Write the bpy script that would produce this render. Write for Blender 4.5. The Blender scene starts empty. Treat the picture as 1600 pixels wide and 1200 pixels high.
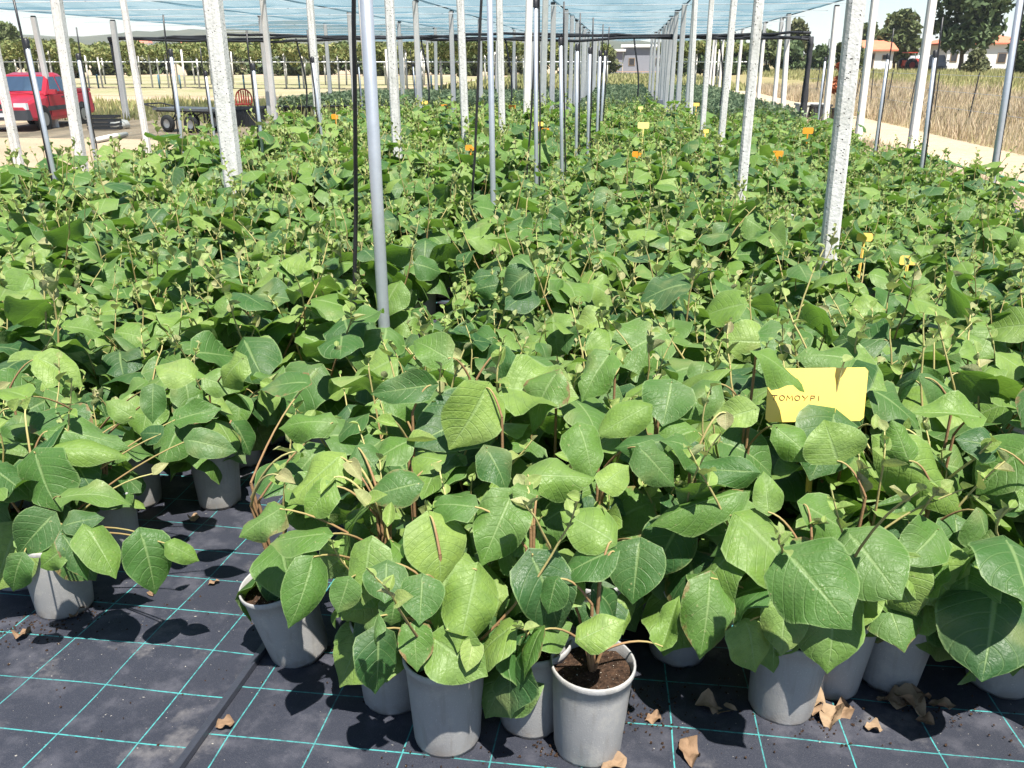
import bpy, math, random
import numpy as np
from mathutils import Vector, Matrix

# ------------------------------------------------------------------ camera, sky, sun, exposure
scene = bpy.context.scene
F, H, HY, VPX = 1280.0, 1.4, 97.0, 980.0          # focal length in photo pixels, eye height, horizon row, row vanishing point
TH = math.atan((600 - HY) / F)
YAW = math.atan((VPX - 800) / (F * math.cos(TH) + (600 - HY) * math.sin(TH)))
cam_d = bpy.data.cameras.new('camera'); cam = bpy.data.objects.new('camera', cam_d)
scene.collection.objects.link(cam); scene.camera = cam
cam.location = (0, 0, H); cam.rotation_euler = (math.pi / 2 - TH, 0, YAW)
cam_d.sensor_width = 36; cam_d.lens = F / 1600 * 36; cam_d.clip_start = .02; cam_d.clip_end = 9000
scene.render.resolution_x, scene.render.resolution_y = 1024, 768

SUN_AZ, SUN_EL = math.radians(-58), math.radians(66)     # azimuth measured from +X towards +Y
world = bpy.data.worlds.new('World'); scene.world = world; world.use_nodes = True
wn = world.node_tree.nodes; wl = world.node_tree.links; wn.clear()
sky = wn.new('ShaderNodeTexSky'); sky.sky_type = 'NISHITA'; sky.sun_disc = False
sky.sun_elevation = SUN_EL; sky.sun_rotation = math.pi / 2 - SUN_AZ
sky.air_density = 1.0; sky.dust_density = .35; sky.ozone_density = 2.5
bg = wn.new('ShaderNodeBackground'); bg.inputs[1].default_value = .06
wo = wn.new('ShaderNodeOutputWorld'); wl.new(sky.outputs[0], bg.inputs[0]); wl.new(bg.outputs[0], wo.inputs[0])
sd = bpy.data.lights.new('sun', 'SUN'); sd.energy = 5.0; sd.angle = math.radians(.55); sd.color = (1, .95, .86)
sun = bpy.data.objects.new('sun', sd); scene.collection.objects.link(sun)
sdir = Vector((math.cos(SUN_EL) * math.cos(SUN_AZ), math.cos(SUN_EL) * math.sin(SUN_AZ), math.sin(SUN_EL)))
sun.rotation_euler = (-sdir).to_track_quat('-Z', 'Y').to_euler(); sun.location = (0, -5, 20)
scene.view_settings.view_transform = 'Standard'; scene.view_settings.look = 'None'
scene.view_settings.exposure = 1.42; scene.view_settings.gamma = 1.0
scene.view_settings.use_curve_mapping = False

cy = scene.cycles; cy.max_bounces = 6; cy.diffuse_bounces = 3; cy.glossy_bounces = 2; cy.transmission_bounces = 3; cy.transparent_max_bounces = 8; cy.volume_bounces = 0
RNG = random.Random(11); NR = np.random.default_rng(5)
COL = scene.collection
# ------------------------------------------------------------------ geometry of the view, used to find real places
cth, sth = math.cos(TH), math.sin(TH)
FW = Vector((-math.sin(YAW) * cth, math.cos(YAW) * cth, -sth)); RT = Vector((math.cos(YAW), math.sin(YAW), 0)); UP = RT.cross(FW)
CAM = Vector((0, 0, H))
def ray(px, py): return (FW * F + RT * (px - 800) - UP * (py - 600)).normalized()
SL, Y1 = .10, 2.2
def gz(y):                                        # ground height: the front of the plot falls gently away from the viewer
    return SL * (Y1 - max(y, -1.0)) if y < Y1 else 0.0
def at(px, py, z=0.0):
    d = ray(px, py); return CAM + d * ((z - H) / d.z)
def on_ground(px, py):
    d = ray(px, py); p = CAM + d * ((SL * Y1 - H) / (d.z + SL * d.y))
    return p if p.y < Y1 else at(px, py)
def at_depth(px, py, depth):
    d = FW * F + RT * (px - 800) - UP * (py - 600); return CAM + d * (depth / F)
def depth_of(p): return (Vector(p) - CAM).dot(FW)
def project(p):
    v = Vector(p) - CAM; z = v.dot(FW)
    return 800 + F * v.dot(RT) / z, 600 - F * v.dot(UP) / z, z

# ------------------------------------------------------------------ objects
def tag(o, label=None, cat=None, group=None, kind=None):
    if label: o['label'] = label
    if cat: o['category'] = cat
    if group: o['group'] = group
    if kind: o['kind'] = kind
    return o
def link(o, parent=None):
    COL.objects.link(o)
    if parent is not None: o.parent = parent
    return o
def empty(name, loc=(0, 0, 0), rz=0):
    o = bpy.data.objects.new(name, None); o.empty_display_size = .05
    o.location = loc; o.rotation_euler = (0, 0, rz); return link(o)
def inst(name, me, parent=None, mat=None):
    o = bpy.data.objects.new(name, me); link(o, parent)
    if mat is not None: o.matrix_local = mat
    return o
def smooth(me):
    me.polygons.foreach_set('use_smooth', np.ones(len(me.polygons), dtype=bool)); me.update()

class MB:
    def __init__(s): s.v = []; s.f = []; s.m = []; s.cur = 0
    def add(s, verts, faces):
        b = len(s.v); s.v.extend([tuple(v) for v in verts]); s.f.extend([tuple(b + i for i in f) for f in faces]); s.m.extend([s.cur] * len(faces)); return s
    def box(s, c, d, rz=0, top=1.0, topx=None):
        hx, hy, hz = d[0] / 2, d[1] / 2, d[2] / 2; tx = top if topx is None else topx
        ca, sa = math.cos(rz), math.sin(rz); vs = []
        for z, kx, ky in ((-hz, 1, 1), (hz, tx, top)):
            for x, y in ((-hx, -hy), (hx, -hy), (hx, hy), (-hx, hy)):
                x *= kx; y *= ky; vs.append((c[0] + x * ca - y * sa, c[1] + x * sa + y * ca, c[2] + z))
        return s.add(vs, [(3, 2, 1, 0), (4, 5, 6, 7), (0, 1, 5, 4), (1, 2, 6, 5), (2, 3, 7, 6), (3, 0, 4, 7)])
    def tube(s, pts, r, n=6, cap=True):
        pts = [Vector(p) for p in pts]; k = len(pts)
        rs = [r] * k if not isinstance(r, (list, tuple)) else list(r)
        t0 = (pts[1] - pts[0]).normalized(); a = t0.cross(Vector((0, 0, 1)))
        if a.length < 1e-3: a = t0.cross(Vector((0, 1, 0)))
        a.normalize(); vs = []; fs = []
        for i in range(k):
            t = (pts[min(i + 1, k - 1)] - pts[max(i - 1, 0)]).normalized()
            a = (a - t * a.dot(t)); a.normalize(); b = t.cross(a)
            for j in range(n):
                w = 2 * math.pi * j / n; vs.append(pts[i] + (a * math.cos(w) + b * math.sin(w)) * rs[i])
        for i in range(k - 1):
            for j in range(n):
                fs.append((i * n + j, i * n + (j + 1) % n, (i + 1) * n + (j + 1) % n, (i + 1) * n + j))
        if cap: fs.append(tuple(range(n - 1, -1, -1))); fs.append(tuple((k - 1) * n + j for j in range(n)))
        return s.add(vs, fs)
    def lathe(s, prof, n=24, c=(0, 0, 0), wob=None):
        vs = []; fs = []; k = len(prof)
        for i, (r, z) in enumerate(prof):
            for j in range(n):
                w = 2 * math.pi * j / n; dz = wob(i, j) if wob else 0
                vs.append((c[0] + r * math.cos(w), c[1] + r * math.sin(w), c[2] + z + dz))
        for i in range(k - 1):
            for j in range(n): fs.append((i * n + j, i * n + (j + 1) % n, (i + 1) * n + (j + 1) % n, (i + 1) * n + j))
        return s.add(vs, fs)
    def prism(s, poly, y0, y1, inset=0):                 # polygon in x,z extruded along y
        n = len(poly); vs = [(x, y0, z) for x, z in poly] + [(x, y1, z) for x, z in poly]
        fs = [tuple(range(n)), tuple(range(2 * n - 1, n - 1, -1))] + [(i, i + n, (i + 1) % n + n, (i + 1) % n) for i in range(n)]
        return s.add(vs, fs)
    def mesh(s, name, mats, sm=False):
        me = bpy.data.meshes.new(name); me.from_pydata(s.v, [], s.f)
        for m in (mats if isinstance(mats, (list, tuple)) else [mats]): me.materials.append(m)
        if any(s.m): me.polygons.foreach_set('material_index', s.m)
        if sm: smooth(me)
        me.update(); return me
    def build(s, name, mats, parent=None, sm=False): return inst(name, s.mesh(name, mats, sm), parent)

def np_mesh(name, V, Q, mat, uv=None, attr=None, sm=False):
    """V (n,3), Q (m,4) quads, uv (n,2) per vertex, attr (n,) float per vertex"""
    me = bpy.data.meshes.new(name); n, m = len(V), len(Q); k = Q.shape[1]
    me.vertices.add(n); me.vertices.foreach_set('co', np.asarray(V, np.float32).ravel())
    me.loops.add(m * k); me.loops.foreach_set('vertex_index', np.asarray(Q, np.int32).ravel())
    me.polygons.add(m); me.polygons.foreach_set('loop_start', np.arange(0, m * k, k, dtype=np.int32))
    try: me.polygons.foreach_set('loop_total', np.full(m, k, dtype=np.int32))
    except Exception: pass
    if sm: me.polygons.foreach_set('use_smooth', np.ones(m, dtype=bool))
    if uv is not None:
        l = me.uv_layers.new(name='UVMap'); l.data.foreach_set('uv', np.asarray(uv, np.float32)[np.asarray(Q).ravel()].ravel())
    if attr is not None:
        a = me.attributes.new('age', 'FLOAT', 'POINT'); a.data.foreach_set('value', np.asarray(attr, np.float32))
    me.materials.append(mat); me.update(calc_edges=True); return me

# ------------------------------------------------------------------ materials
class NT:
    def __init__(s, name):
        s.mat = bpy.data.materials.new(name); s.mat.use_nodes = True; s.t = s.mat.node_tree; s.t.nodes.clear()
        s.out = s.t.nodes.new('ShaderNodeOutputMaterial')
    def n(s, typ, **kw):
        nd = s.t.nodes.new(typ)
        for k, v in kw.items(): setattr(nd, k, v)
        return nd
    def l(s, a, b): s.t.links.new(a, b)
    def val(s, sock, x):
        if hasattr(x, 'is_output'): s.l(x, sock)
        else: sock.default_value = x
    def math(s, op, a, b=0.0, c=None):
        nd = s.n('ShaderNodeMath', operation=op); s.val(nd.inputs[0], a); s.val(nd.inputs[1], b)
        if c is not None: s.val(nd.inputs[2], c)
        return nd.outputs[0]
    def step(s, x, lo, hi, a=0.0, b=1.0):
        nd = s.n('ShaderNodeMapRange', interpolation_type='SMOOTHSTEP'); s.val(nd.inputs[0], x)
        for i, q in enumerate((lo, hi, a, b)): s.val(nd.inputs[i + 1], q)
        return nd.outputs[0]
    def mix(s, f, a, b, blend='MIX'):
        nd = s.n('ShaderNodeMix', data_type='RGBA', blend_type=blend); s.val(nd.inputs[0], f)
        for i, q in ((6, a), (7, b)): s.val(nd.inputs[i], q if hasattr(q, 'is_output') else (*q, 1))
        return nd.outputs[2]
    def noise(s, scale, vec=None, detail=3, rough=.55, out=0):
        nd = s.n('ShaderNodeTexNoise'); nd.inputs['Scale'].default_value = scale
        nd.inputs['Detail'].default_value = detail; nd.inputs['Roughness'].default_value = rough
        if vec is not None: s.l(vec, nd.inputs[0])
        return nd.outputs[out]
    def obj(s): return s.n('ShaderNodeTexCoord').outputs['Object']
    def geo_pos(s): return s.n('ShaderNodeNewGeometry').outputs['Position']
    def ramp(s, f, stops):
        nd = s.n('ShaderNodeValToRGB'); s.l(f, nd.inputs[0]); e = nd.color_ramp.elements
        while len(e) < len(stops): e.new(.5)
        for i, (p, c) in enumerate(stops): e[i].position = p; e[i].color = (*c, 1)
        return nd.outputs[0]
    def bump(s, h, strength=.3, dist=.01):
        nd = s.n('ShaderNodeBump'); nd.inputs['Strength'].default_value = strength; nd.inputs['Distance'].default_value = dist
        s.l(h, nd.inputs['Height']); return nd.outputs[0]
    def bsdf(s, col, rough=.6, metal=0, normal=None, spec=.5, finish=True):
        b = s.n('ShaderNodeBsdfPrincipled')
        s.val(b.inputs['Base Color'], col if hasattr(col, 'is_output') else (*col, 1)); s.val(b.inputs['Roughness'], rough)
        b.inputs['Metallic'].default_value = metal; b.inputs['Specular IOR Level'].default_value = spec
        if normal is not None: s.l(normal, b.inputs['Normal'])
        if finish: s.l(b.outputs[0], s.out.inputs[0])
        return b.outputs[0]

def plain(name, col, rough=.6, metal=0, var=.25, scale=8, spec=.5, bump=0):
    t = NT(name); n = t.noise(scale, t.obj(), 5)
    c = t.mix(n, tuple(x * (1 - var) for x in col), tuple(min(1, x * (1 + var)) for x in col))
    nm = t.bump(t.noise(scale * 4, t.obj(), 4), bump) if bump else None
    t.bsdf(c, rough, metal, nm, spec); return t.mat

def leaf_material(name, cols, vein, back, trans, tw=.3, rough=.52, age=False):
    t = NT(name)
    uv = t.n('ShaderNodeUVMap').outputs[0]; sp = t.n('ShaderNodeSeparateXYZ'); t.l(uv, sp.inputs[0])
    u = t.math('ABSOLUTE', t.math('MULTIPLY_ADD', sp.outputs[0], 2.0, -1.0)); v = sp.outputs[1]
    oi = t.n('ShaderNodeObjectInfo'); ge = t.n('ShaderNodeNewGeometry')
    rnd = t.math('FRACT', t.math('ADD', oi.outputs['Random'], ge.outputs['Random Per Island']))
    pos = t.geo_pos()
    base = t.ramp(rnd, cols); n_mid = t.noise(42, pos, 3); n_big = t.noise(7, pos, 2); fine = t.noise(150, pos, 2)
    base = t.mix(t.math('MULTIPLY', t.step(n_mid, .35, .75), .7), base, t.mix(.5, base, (.04, .095, .025)))
    base = t.mix(t.math('MULTIPLY', t.step(n_big, .60, .72), .3), base, (.26, .27, .1))
    # veins: midrib, and side veins that rise from it towards the margin
    mid = t.step(t.math('MULTIPLY', u, t.math('ADD', .4, t.math('MULTIPLY', v, .8))), .012, .05, 1, 0)
    q = t.math('FRACT', t.math('SUBTRACT', t.math('MULTIPLY', v, t.math('MULTIPLY_ADD', rnd, 3.2, 5.6)), t.math('MULTIPLY', t.math('POWER', u, 1.3), t.math('MULTIPLY_ADD', t.math('FRACT', t.math('MULTIPLY', rnd, 7.3)), 1.2, 1.5))))
    dq = t.math('ABSOLUTE', t.math('SUBTRACT', q, .5))
    side = t.step(dq, .02, .09, 1, 0)
    edge = t.step(u, .93, .985, 0, 1)
    lines = t.math('MAXIMUM', t.math('MAXIMUM', t.math('MULTIPLY', mid, .6), t.math('MULTIPLY', side, .2)), t.math('MULTIPLY', edge, .5))
    top = t.mix(lines, base, vein)
    r2 = t.math('FRACT', t.math('MULTIPLY', rnd, 13.7)); scorch = t.math('ADD', t.math('MULTIPLY', n_mid, .55), t.math('MULTIPLY', u, .5))
    top = t.mix(t.math('MULTIPLY', t.math('MULTIPLY', t.step(scorch, .70, .80), t.step(r2, .92, .97)), .85), top, (.19, .11, .05))
    spot = t.math('MULTIPLY', t.step(fine, .68, .72), t.step(t.math('FRACT', t.math('MULTIPLY', rnd, 5.1)), .45, .6)); top = t.mix(t.math('MULTIPLY', spot, .5), top, (.3, .29, .14))
    top = t.mix(t.math('MULTIPLY', t.step(n_big, .42, .62), .10), top, (.24, .27, .17))
    bk = t.mix(t.math('MULTIPLY', lines, .5), t.mix(.35, base, back), tuple(min(1, x * 1.25) for x in back))
    col = t.mix(ge.outputs['Backfacing'], top, bk)
    hgt = t.math('ADD', t.math('MULTIPLY', t.math('MAXIMUM', mid, side), -.7), t.math('MULTIPLY', fine, 1.0))
    nm = t.bump(hgt, .42, .005)
    rg = t.step(n_mid, .3, .7, rough - .1, rough + .12)
    d = t.bsdf(col, rg, 0, nm, .33, finish=False)
    tr = t.n('ShaderNodeBsdfTranslucent'); t.l(t.mix(.5, base, trans), tr.inputs[0]); t.l(nm, tr.inputs[1])
    mx = t.n('ShaderNodeMixShader'); mx.inputs[0].default_value = tw
    t.l(d, mx.inputs[1]); t.l(tr.outputs[0], mx.inputs[2]); t.l(mx.outputs[0], t.out.inputs[0]); return t.mat

M = {}
M['leaf'] = leaf_material('kiwi_leaf', [(0, (.022, .07, .022)), (.25, (.046, .115, .026)), (.55, (.085, .17, .032)), (.8, (.13, .22, .042)), (1, (.185, .275, .06))],
                          (.2, .29, .11), (.23, .29, .15), (.22, .44, .03))
M['young'] = leaf_material('young_leaf', [(0, (.16, .26, .05)), (.4, (.21, .30, .07)), (.8, (.26, .32, .11)), (1, (.30, .27, .14))],
                           (.38, .42, .2), (.36, .34, .24), (.35, .45, .08), .3, .6)
def stem_mat():
    t = NT('stem'); a = t.n('ShaderNodeAttribute', attribute_name='age').outputs['Fac']
    c = t.ramp(a, [(0, (.13, .075, .04)), (.35, (.19, .11, .05)), (.6, (.24, .23, .08)), (1, (.42, .43, .17))])
    n = t.noise(150, t.obj(), 3); t.bsdf(t.mix(n, c, t.mix(.4, c, (.4, .25, .14))), .7, normal=t.bump(n, .4, .002), spec=.25); return t.mat
M['stem'] = stem_mat()
def pot_mat():
    t = NT('pot_plastic'); o = t.geo_pos(); n = t.noise(9, o, 4); g = t.noise(330, o, 2)
    c = t.mix(n, (.235, .235, .235), (.315, .313, .31)); c = t.mix(t.math('MULTIPLY', t.step(g, .62, .74), .7), c, (.45, .44, .42))
    z = t.n('ShaderNodeSeparateXYZ'); t.l(t.obj(), z.inputs[0])
    d = t.math('MULTIPLY', t.step(z.outputs[2], .05, .0), t.step(t.noise(28, o, 4), .35, .65)); c = t.mix(t.math('MULTIPLY', d, .7), c, (.2, .16, .12))
    oi = t.n('ShaderNodeObjectInfo'); mp = t.n('ShaderNodeMapping'); mp.inputs['Scale'].default_value = (1, 1, .12); t.l(o, mp.inputs[0])
    c = t.mix(t.math('MULTIPLY', t.step(t.noise(60, mp.outputs[0], 3), .52, .7), .45), c, (.2, .19, .175)); c = t.mix(t.math('MULTIPLY', t.step(t.noise(18, o, 5, .7), .5, .68), .4), c, (.40, .38, .34))
    c = t.mix(t.math('MULTIPLY', oi.outputs['Random'], .25), c, (.2, .2, .205))
    t.bsdf(c, t.step(n, .3, .7, .45, .65), normal=t.bump(t.math('ADD', g, n), .2, .003), spec=.35); return t.mat
M['pot'] = pot_mat()
def soil_mat():
    t = NT('potting_soil'); p = t.geo_pos(); n = t.noise(120, p, 5); g = t.noise(260, p, 1)
    c = t.ramp(n, [(.3, (.012, .008, .006)), (.6, (.05, .03, .02)), (.8, (.1, .06, .035))]); c = t.mix(t.step(g, .72, .78), c, (.5, .47, .4))
    t.bsdf(c, .95, normal=t.bump(n, 1, .01), spec=.1); return t.mat
M['soil'] = soil_mat()
def fabric_mat():
    t = NT('woven_ground_fabric'); uv = t.n('ShaderNodeUVMap').outputs[0]; sp = t.n('ShaderNodeSeparateXYZ'); t.l(uv, sp.inputs[0]); p = t.geo_pos()
    wv = t.noise(1.6, p, 2)
    def ln(c, w):
        c = t.math('ADD', c, t.math('MULTIPLY', t.math('SUBTRACT', wv, .5), .14))
        return t.step(t.math('ABSOLUTE', t.math('SUBTRACT', t.math('FRACT', t.math('ADD', c, .5)), .5)), w, w * 1.7, 1, 0)
    line = t.math('MAXIMUM', ln(sp.outputs[0], .0058), ln(sp.outputs[1], .0078))
    fine = t.noise(520, p, 2, .7); big = t.noise(2.6, p, 5, .62); mid = t.noise(11, p, 5, .65)
    c = t.mix(big, (.009, .011, .019), (.021, .025, .041)); c = t.mix(t.math('MULTIPLY', t.step(mid, .45, .72), .5), c, (.085, .085, .105))
    c = t.mix(t.math('MULTIPLY', t.step(t.noise(3.3, t.n('ShaderNodeVectorMath', operation='SCALE').outputs[0] if False else p, 6, .7), .56, .68), .55), c, (.15, .142, .145))
    c = t.mix(t.math('MULTIPLY', t.step(fine, .5, .75), .35), c, (.11, .11, .125))
    c = t.mix(t.step(t.noise(120, p, 2), .735, .76), c, (.3, .28, .25))
    brk = t.math('MULTIPLY', t.step(t.noise(90, p, 3), .3, .55, .35, .95), t.step(t.noise(4, p, 3), .3, .6, .55, 1))
    c = t.mix(t.math('MULTIPLY', line, brk), c, (.05, .30, .30))
    w1 = t.n('ShaderNodeTexWave', wave_type='BANDS'); w1.inputs['Scale'].default_value = 120; t.l(p, w1.inputs[0])
    h = t.math('ADD', t.math('MULTIPLY', fine, .7), t.math('MULTIPLY', t.noise(5, p, 3), 1.4))
    t.bsdf(c, .62, normal=t.bump(h, .5, .006), spec=.45); return t.mat
M['fabric'] = fabric_mat()
def ground_mat(name, a, b, c3, s1=.5, s2=9, rough=.95):
    t = NT(name); p = t.geo_pos(); n1 = t.noise(s1, p, 6, .6); n2 = t.noise(s2, p, 5, .65); n3 = t.noise(s2 * 9, p, 3)
    c = t.mix(t.step(n1, .35, .65), a, b); c = t.mix(t.step(n2, .45, .7), c, c3); c = t.mix(t.math('MULTIPLY', n3, .35), c, tuple(x * .55 for x in b))
    t.bsdf(c, rough, normal=t.bump(t.math('ADD', n2, n3), .7, .05), spec=.15); return t.mat
M['earth'] = ground_mat('dry_earth', (.46, .36, .26), (.38, .29, .2), (.4, .34, .22))
M['road'] = ground_mat('sandy_track', (.52, .42, .31), (.45, .355, .25), (.4, .31, .21), .35, 6)
M['field'] = ground_mat('dry_grass_ground', (.30, .24, .13), (.22, .2, .09), (.32, .27, .16), .25, 3)
M['dryturf'] = ground_mat('patchy_dry_turf', (.34, .29, .2), (.2, .22, .1), (.38, .31, .22), .12, 2)
M['greenground'] = ground_mat('mown_grass_ground', (.13, .17, .05), (.2, .2, .08), (.1, .15, .04), .4, 4)
def concrete_mat():
    t = NT('pitted_concrete'); o = t.geo_pos(); n = t.noise(14, o, 5, .6); v = t.n('ShaderNodeTexVoronoi'); v.inputs['Scale'].default_value = 55; t.l(o, v.inputs[0])
    pit = t.math('MULTIPLY', t.step(v.outputs['Distance'], .16, .26, 1, 0), t.step(t.noise(30, o, 2), .47, .56))
    c = t.mix(n, (.46, .46, .45), (.62, .615, .60)); c = t.mix(t.math('MULTIPLY', t.step(t.noise(38, o, 4), .5, .68), .3), c, (.3, .295, .285)); c = t.mix(t.math('MULTIPLY', t.step(t.noise(5, o, 4), .52, .7), .4), c, (.33, .34, .3)); mp = t.n('ShaderNodeMapping'); mp.inputs['Scale'].default_value = (1, 1, .06); t.l(o, mp.inputs[0]); c = t.mix(t.math('MULTIPLY', t.step(t.noise(45, mp.outputs[0], 4), .5, .7), .45), c, (.27, .26, .235)); c = t.mix(pit, c, (.08, .075, .07))
    h = t.math('SUBTRACT', t.math('MULTIPLY', t.noise(60, o, 4), .5), pit)
    t.bsdf(c, .85, normal=t.bump(h, .7, .01), spec=.2); return t.mat
M['concrete'] = concrete_mat()
M['whitepost'] = plain('whitewashed_post', (.6, .58, .56), .8, 0, .18, 12, .2, .2)
M['galv'] = plain('galvanised_steel', (.40, .43, .47), .42, .55, .14, 26, .5, .05)
M['hose'] = plain('black_polythene', (.012, .012, .014), .45, 0, .4, 20)
M['seam'] = plain('folded_fabric_edge', (.03, .033, .045), .38, 0, .3, 40, .6, .2)
M['wire'] = plain('white_wire', (.72, .75, .78), .5, 0, .05, 5)
M['darkcord'] = plain('dark_cord', (.03, .045, .06), .7, 0, .3, 5)
def net_mat():
    t = NT('shade_netting'); p = t.geo_pos(); mp = t.n('ShaderNodeMapping'); mp.inputs['Scale'].default_value = (1.2, .16, 1); t.l(p, mp.inputs[0])
    n = t.noise(1.6, mp.outputs[0], 4, .55)
    tr = t.n('ShaderNodeBsdfTransparent'); tr.inputs[0].default_value = (.93, .97, 1, 1)
    d = t.n('ShaderNodeBsdfTranslucent'); d.inputs[0].default_value = (.115, .215, .27, 1)
    d2 = t.n('ShaderNodeBsdfDiffuse'); d2.inputs[0].default_value = (.14, .25, .31, 1)
    m1 = t.n('ShaderNodeMixShader'); m1.inputs[0].default_value = .5; t.l(d.outputs[0], m1.inputs[1]); t.l(d2.outputs[0], m1.inputs[2])
    m2 = t.n('ShaderNodeMixShader'); t.l(t.step(n, .3, .7, .42, .70), m2.inputs[0]); t.l(tr.outputs[0], m2.inputs[1]); t.l(m1.outputs[0], m2.inputs[2])
    t.l(m2.outputs[0], t.out.inputs[0]); return t.mat
M['net'] = net_mat()
M['rolled'] = plain('bunched_netting', (.022, .024, .03), .8, 0, .5, 14)
def tag_mat(name, col):
    t = NT(name); n = t.noise(30, t.obj(), 4); t.bsdf(t.mix(n, tuple(x * .92 for x in col), col), .32, spec=.6); return t.mat
M['yellow'] = tag_mat('yellow_plastic', (.92, .62, .15)); M['orange'] = tag_mat('orange_plastic', (.85, .30, .025)); M['cream'] = tag_mat('pale_plastic', (.8, .68, .25))
M['ink'] = plain('pencil_ink', (.07, .035, .015), .7)
def dead_mat():
    t = NT('dead_leaf'); p = t.geo_pos(); oi = t.n('ShaderNodeObjectInfo'); n = t.noise(55, p, 5)
    c = t.mix(n, (.085, .05, .03), (.24, .155, .095)); c = t.mix(t.math('MULTIPLY', oi.outputs['Random'], .45), c, (.33, .25, .16))
    t.bsdf(c, .8, normal=t.bump(n, .6, .006), spec=.2); return t.mat
M['dead'] = dead_mat()
M['red_paint'] = plain('red_car_paint', (.55, .03, .055), .28, 0, .12, 2, .6); M['dark_plastic'] = plain('dark_bumper_plastic', (.06, .062, .07), .55)
M['tyre'] = plain('tyre_rubber', (.02, .02, .02), .8); M['rim'] = plain('wheel_rim', (.4, .4, .4), .4, .6)
M['glass'] = plain('car_glass', (.07, .11, .17), .06, 0, .2, 1, .8); M['lamp'] = plain('headlamp_glass', (.8, .82, .84), .12)
M['black_tub'] = plain('black_tub_plastic', (.03, .032, .036), .5, 0, .3, 6); M['red_plastic'] = plain('red_plastic', (.42, .05, .03), .45)
M['board'] = plain('grey_board', (.13, .135, .14), .6, 0, .3, 5); M['steel_dark'] = plain('dark_steel', (.05, .05, .055), .6, .3)
M['sack'] = plain('pale_sack', (.55, .54, .5), .9); M['wood'] = plain('old_wood', (.3, .22, .15), .85)
M['wall_white'] = plain('white_render', (.66, .66, .66), .9, 0, .08, .6); M['wall_blue'] = plain('grey_blue_block', (.22, .23, .27), .9, 0, .12, .5)
M['roof_red'] = plain('red_roof_tile', (.50, .16, .09), .85, 0, .22, 1.4); M['dark'] = plain('dark_opening', (.03, .03, .035), .6)
M['rooflight'] = plain('pale_roof_sheet', (.5, .49, .47), .7)
M['redsoil'] = ground_mat('reddish_soil', (.30, .17, .11), (.25, .15, .1), (.3, .2, .13), .3, 3)
M['weed_dry'] = None
def blade_mat(name, stops, tw=.25):
    t = NT(name); g = t.n('ShaderNodeNewGeometry'); c = t.ramp(g.outputs['Random Per Island'], stops)
    d = t.bsdf(c, .7, spec=.2, finish=False); tr = t.n('ShaderNodeBsdfTranslucent'); t.l(c, tr.inputs[0])
    m = t.n('ShaderNodeMixShader'); m.inputs[0].default_value = tw; t.l(d, m.inputs[1]); t.l(tr.outputs[0], m.inputs[2]); t.l(m.outputs[0], t.out.inputs[0]); return t.mat
M['dry'] = blade_mat('dry_grass', [(0, (.44, .33, .22)), (.5, (.6, .5, .36)), (.8, (.52, .44, .28)), (1, (.32, .29, .15))])
M['weed'] = blade_mat('yellow_green_weeds', [(0, (.22, .24, .09)), (.5, (.32, .32, .14)), (1, (.42, .37, .19))])
M['tree_dark'] = blade_mat('dark_tree_leaf', [(0, (.05, .08, .035)), (.5, (.08, .12, .05)), (1, (.12, .16, .075))])
M['tree_mid'] = blade_mat('mid_tree_leaf', [(0, (.06, .085, .03)), (.5, (.10, .13, .05)), (1, (.15, .17, .08))])
M['tree_olive'] = blade_mat('olive_tree_leaf', [(0, (.07, .085, .04)), (.5, (.11, .125, .055)), (1, (.16, .16, .08))])
M['orchard'] = blade_mat('orchard_leaf', [(0, (.09, .125, .04)), (.5, (.17, .2, .07)), (1, (.28, .27, .11))])
M['far_plant'] = blade_mat('blueish_seedling_leaf', [(0, (.14, .2, .11)), (.5, (.22, .29, .16)), (1, (.31, .36, .2))])
M['rust_leaf'] = blade_mat('rust_leaf', [(0, (.25, .07, .03)), (.5, (.4, .13, .06)), (1, (.5, .22, .12))])
M['bark'] = plain('bark', (.12, .09, .065), .95, 0, .3, 10, .1, .5)
M['hill'] = ground_mat('far_hillside', (.05, .062, .04), (.075, .08, .05), (.1, .1, .065), .004, .02)

# ------------------------------------------------------------------ ground
YS = [-30, -8, -1.0, -.5, 0, .4, .8, 1.0, 1.2, 1.4, 1.6, 1.8, 2.0, 2.2, 2.6, 3.2, 4, 5, 6, 8, 10, 13, 16, 20, 25, 32, 40, 46]
def sheet(name, x0, x1, ys, dz, mat, nx=2, sx=1.0, sy=1.0, ox=0.0, oy=0.0, hump=0.0, kind='structure'):
    xs = np.linspace(x0, x1, nx); V = []; UV = []
    r = np.random.default_rng(len(name))
    for y in ys:
        for x in xs: V.append((x, y, gz(y) + dz + hump * (.5 + .25 * math.sin(x * 9 + 2.2 * math.sin(y * 7)) + .25 * math.sin(y * 13 + x * 5)))); UV.append(((x - ox) / sx, (y - oy) / sy))
    k = len(xs); Q = [(j * k + i, j * k + i + 1, (j + 1) * k + i + 1, (j + 1) * k + i) for j in range(len(ys) - 1) for i in range(k - 1)]
    o = inst(name, np_mesh(name, np.array(V), np.array(Q), mat, np.array(UV), sm=True)); return tag(o, kind=kind)
sheet('ground', -1500, 1500, YS + [90, 200, 500, 1200, 3500], 0, M['earth'])
FY = [y for y in YS if -1 <= y <= 46]
FYF = sorted(set(FY + [round(v, 3) for v in np.arange(.4, 3.2, .05)]))
sheet('ground_cover_fabric', -.80, 4.0, FYF, .0045, M['fabric'], 90, .181, .157, .157, 1.38, .006)
sheet('ground_cover_fabric', -4.95, -.806, FYF, .0070, M['fabric'], 90, .181, .16, -1.10, 1.335, .006)
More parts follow.
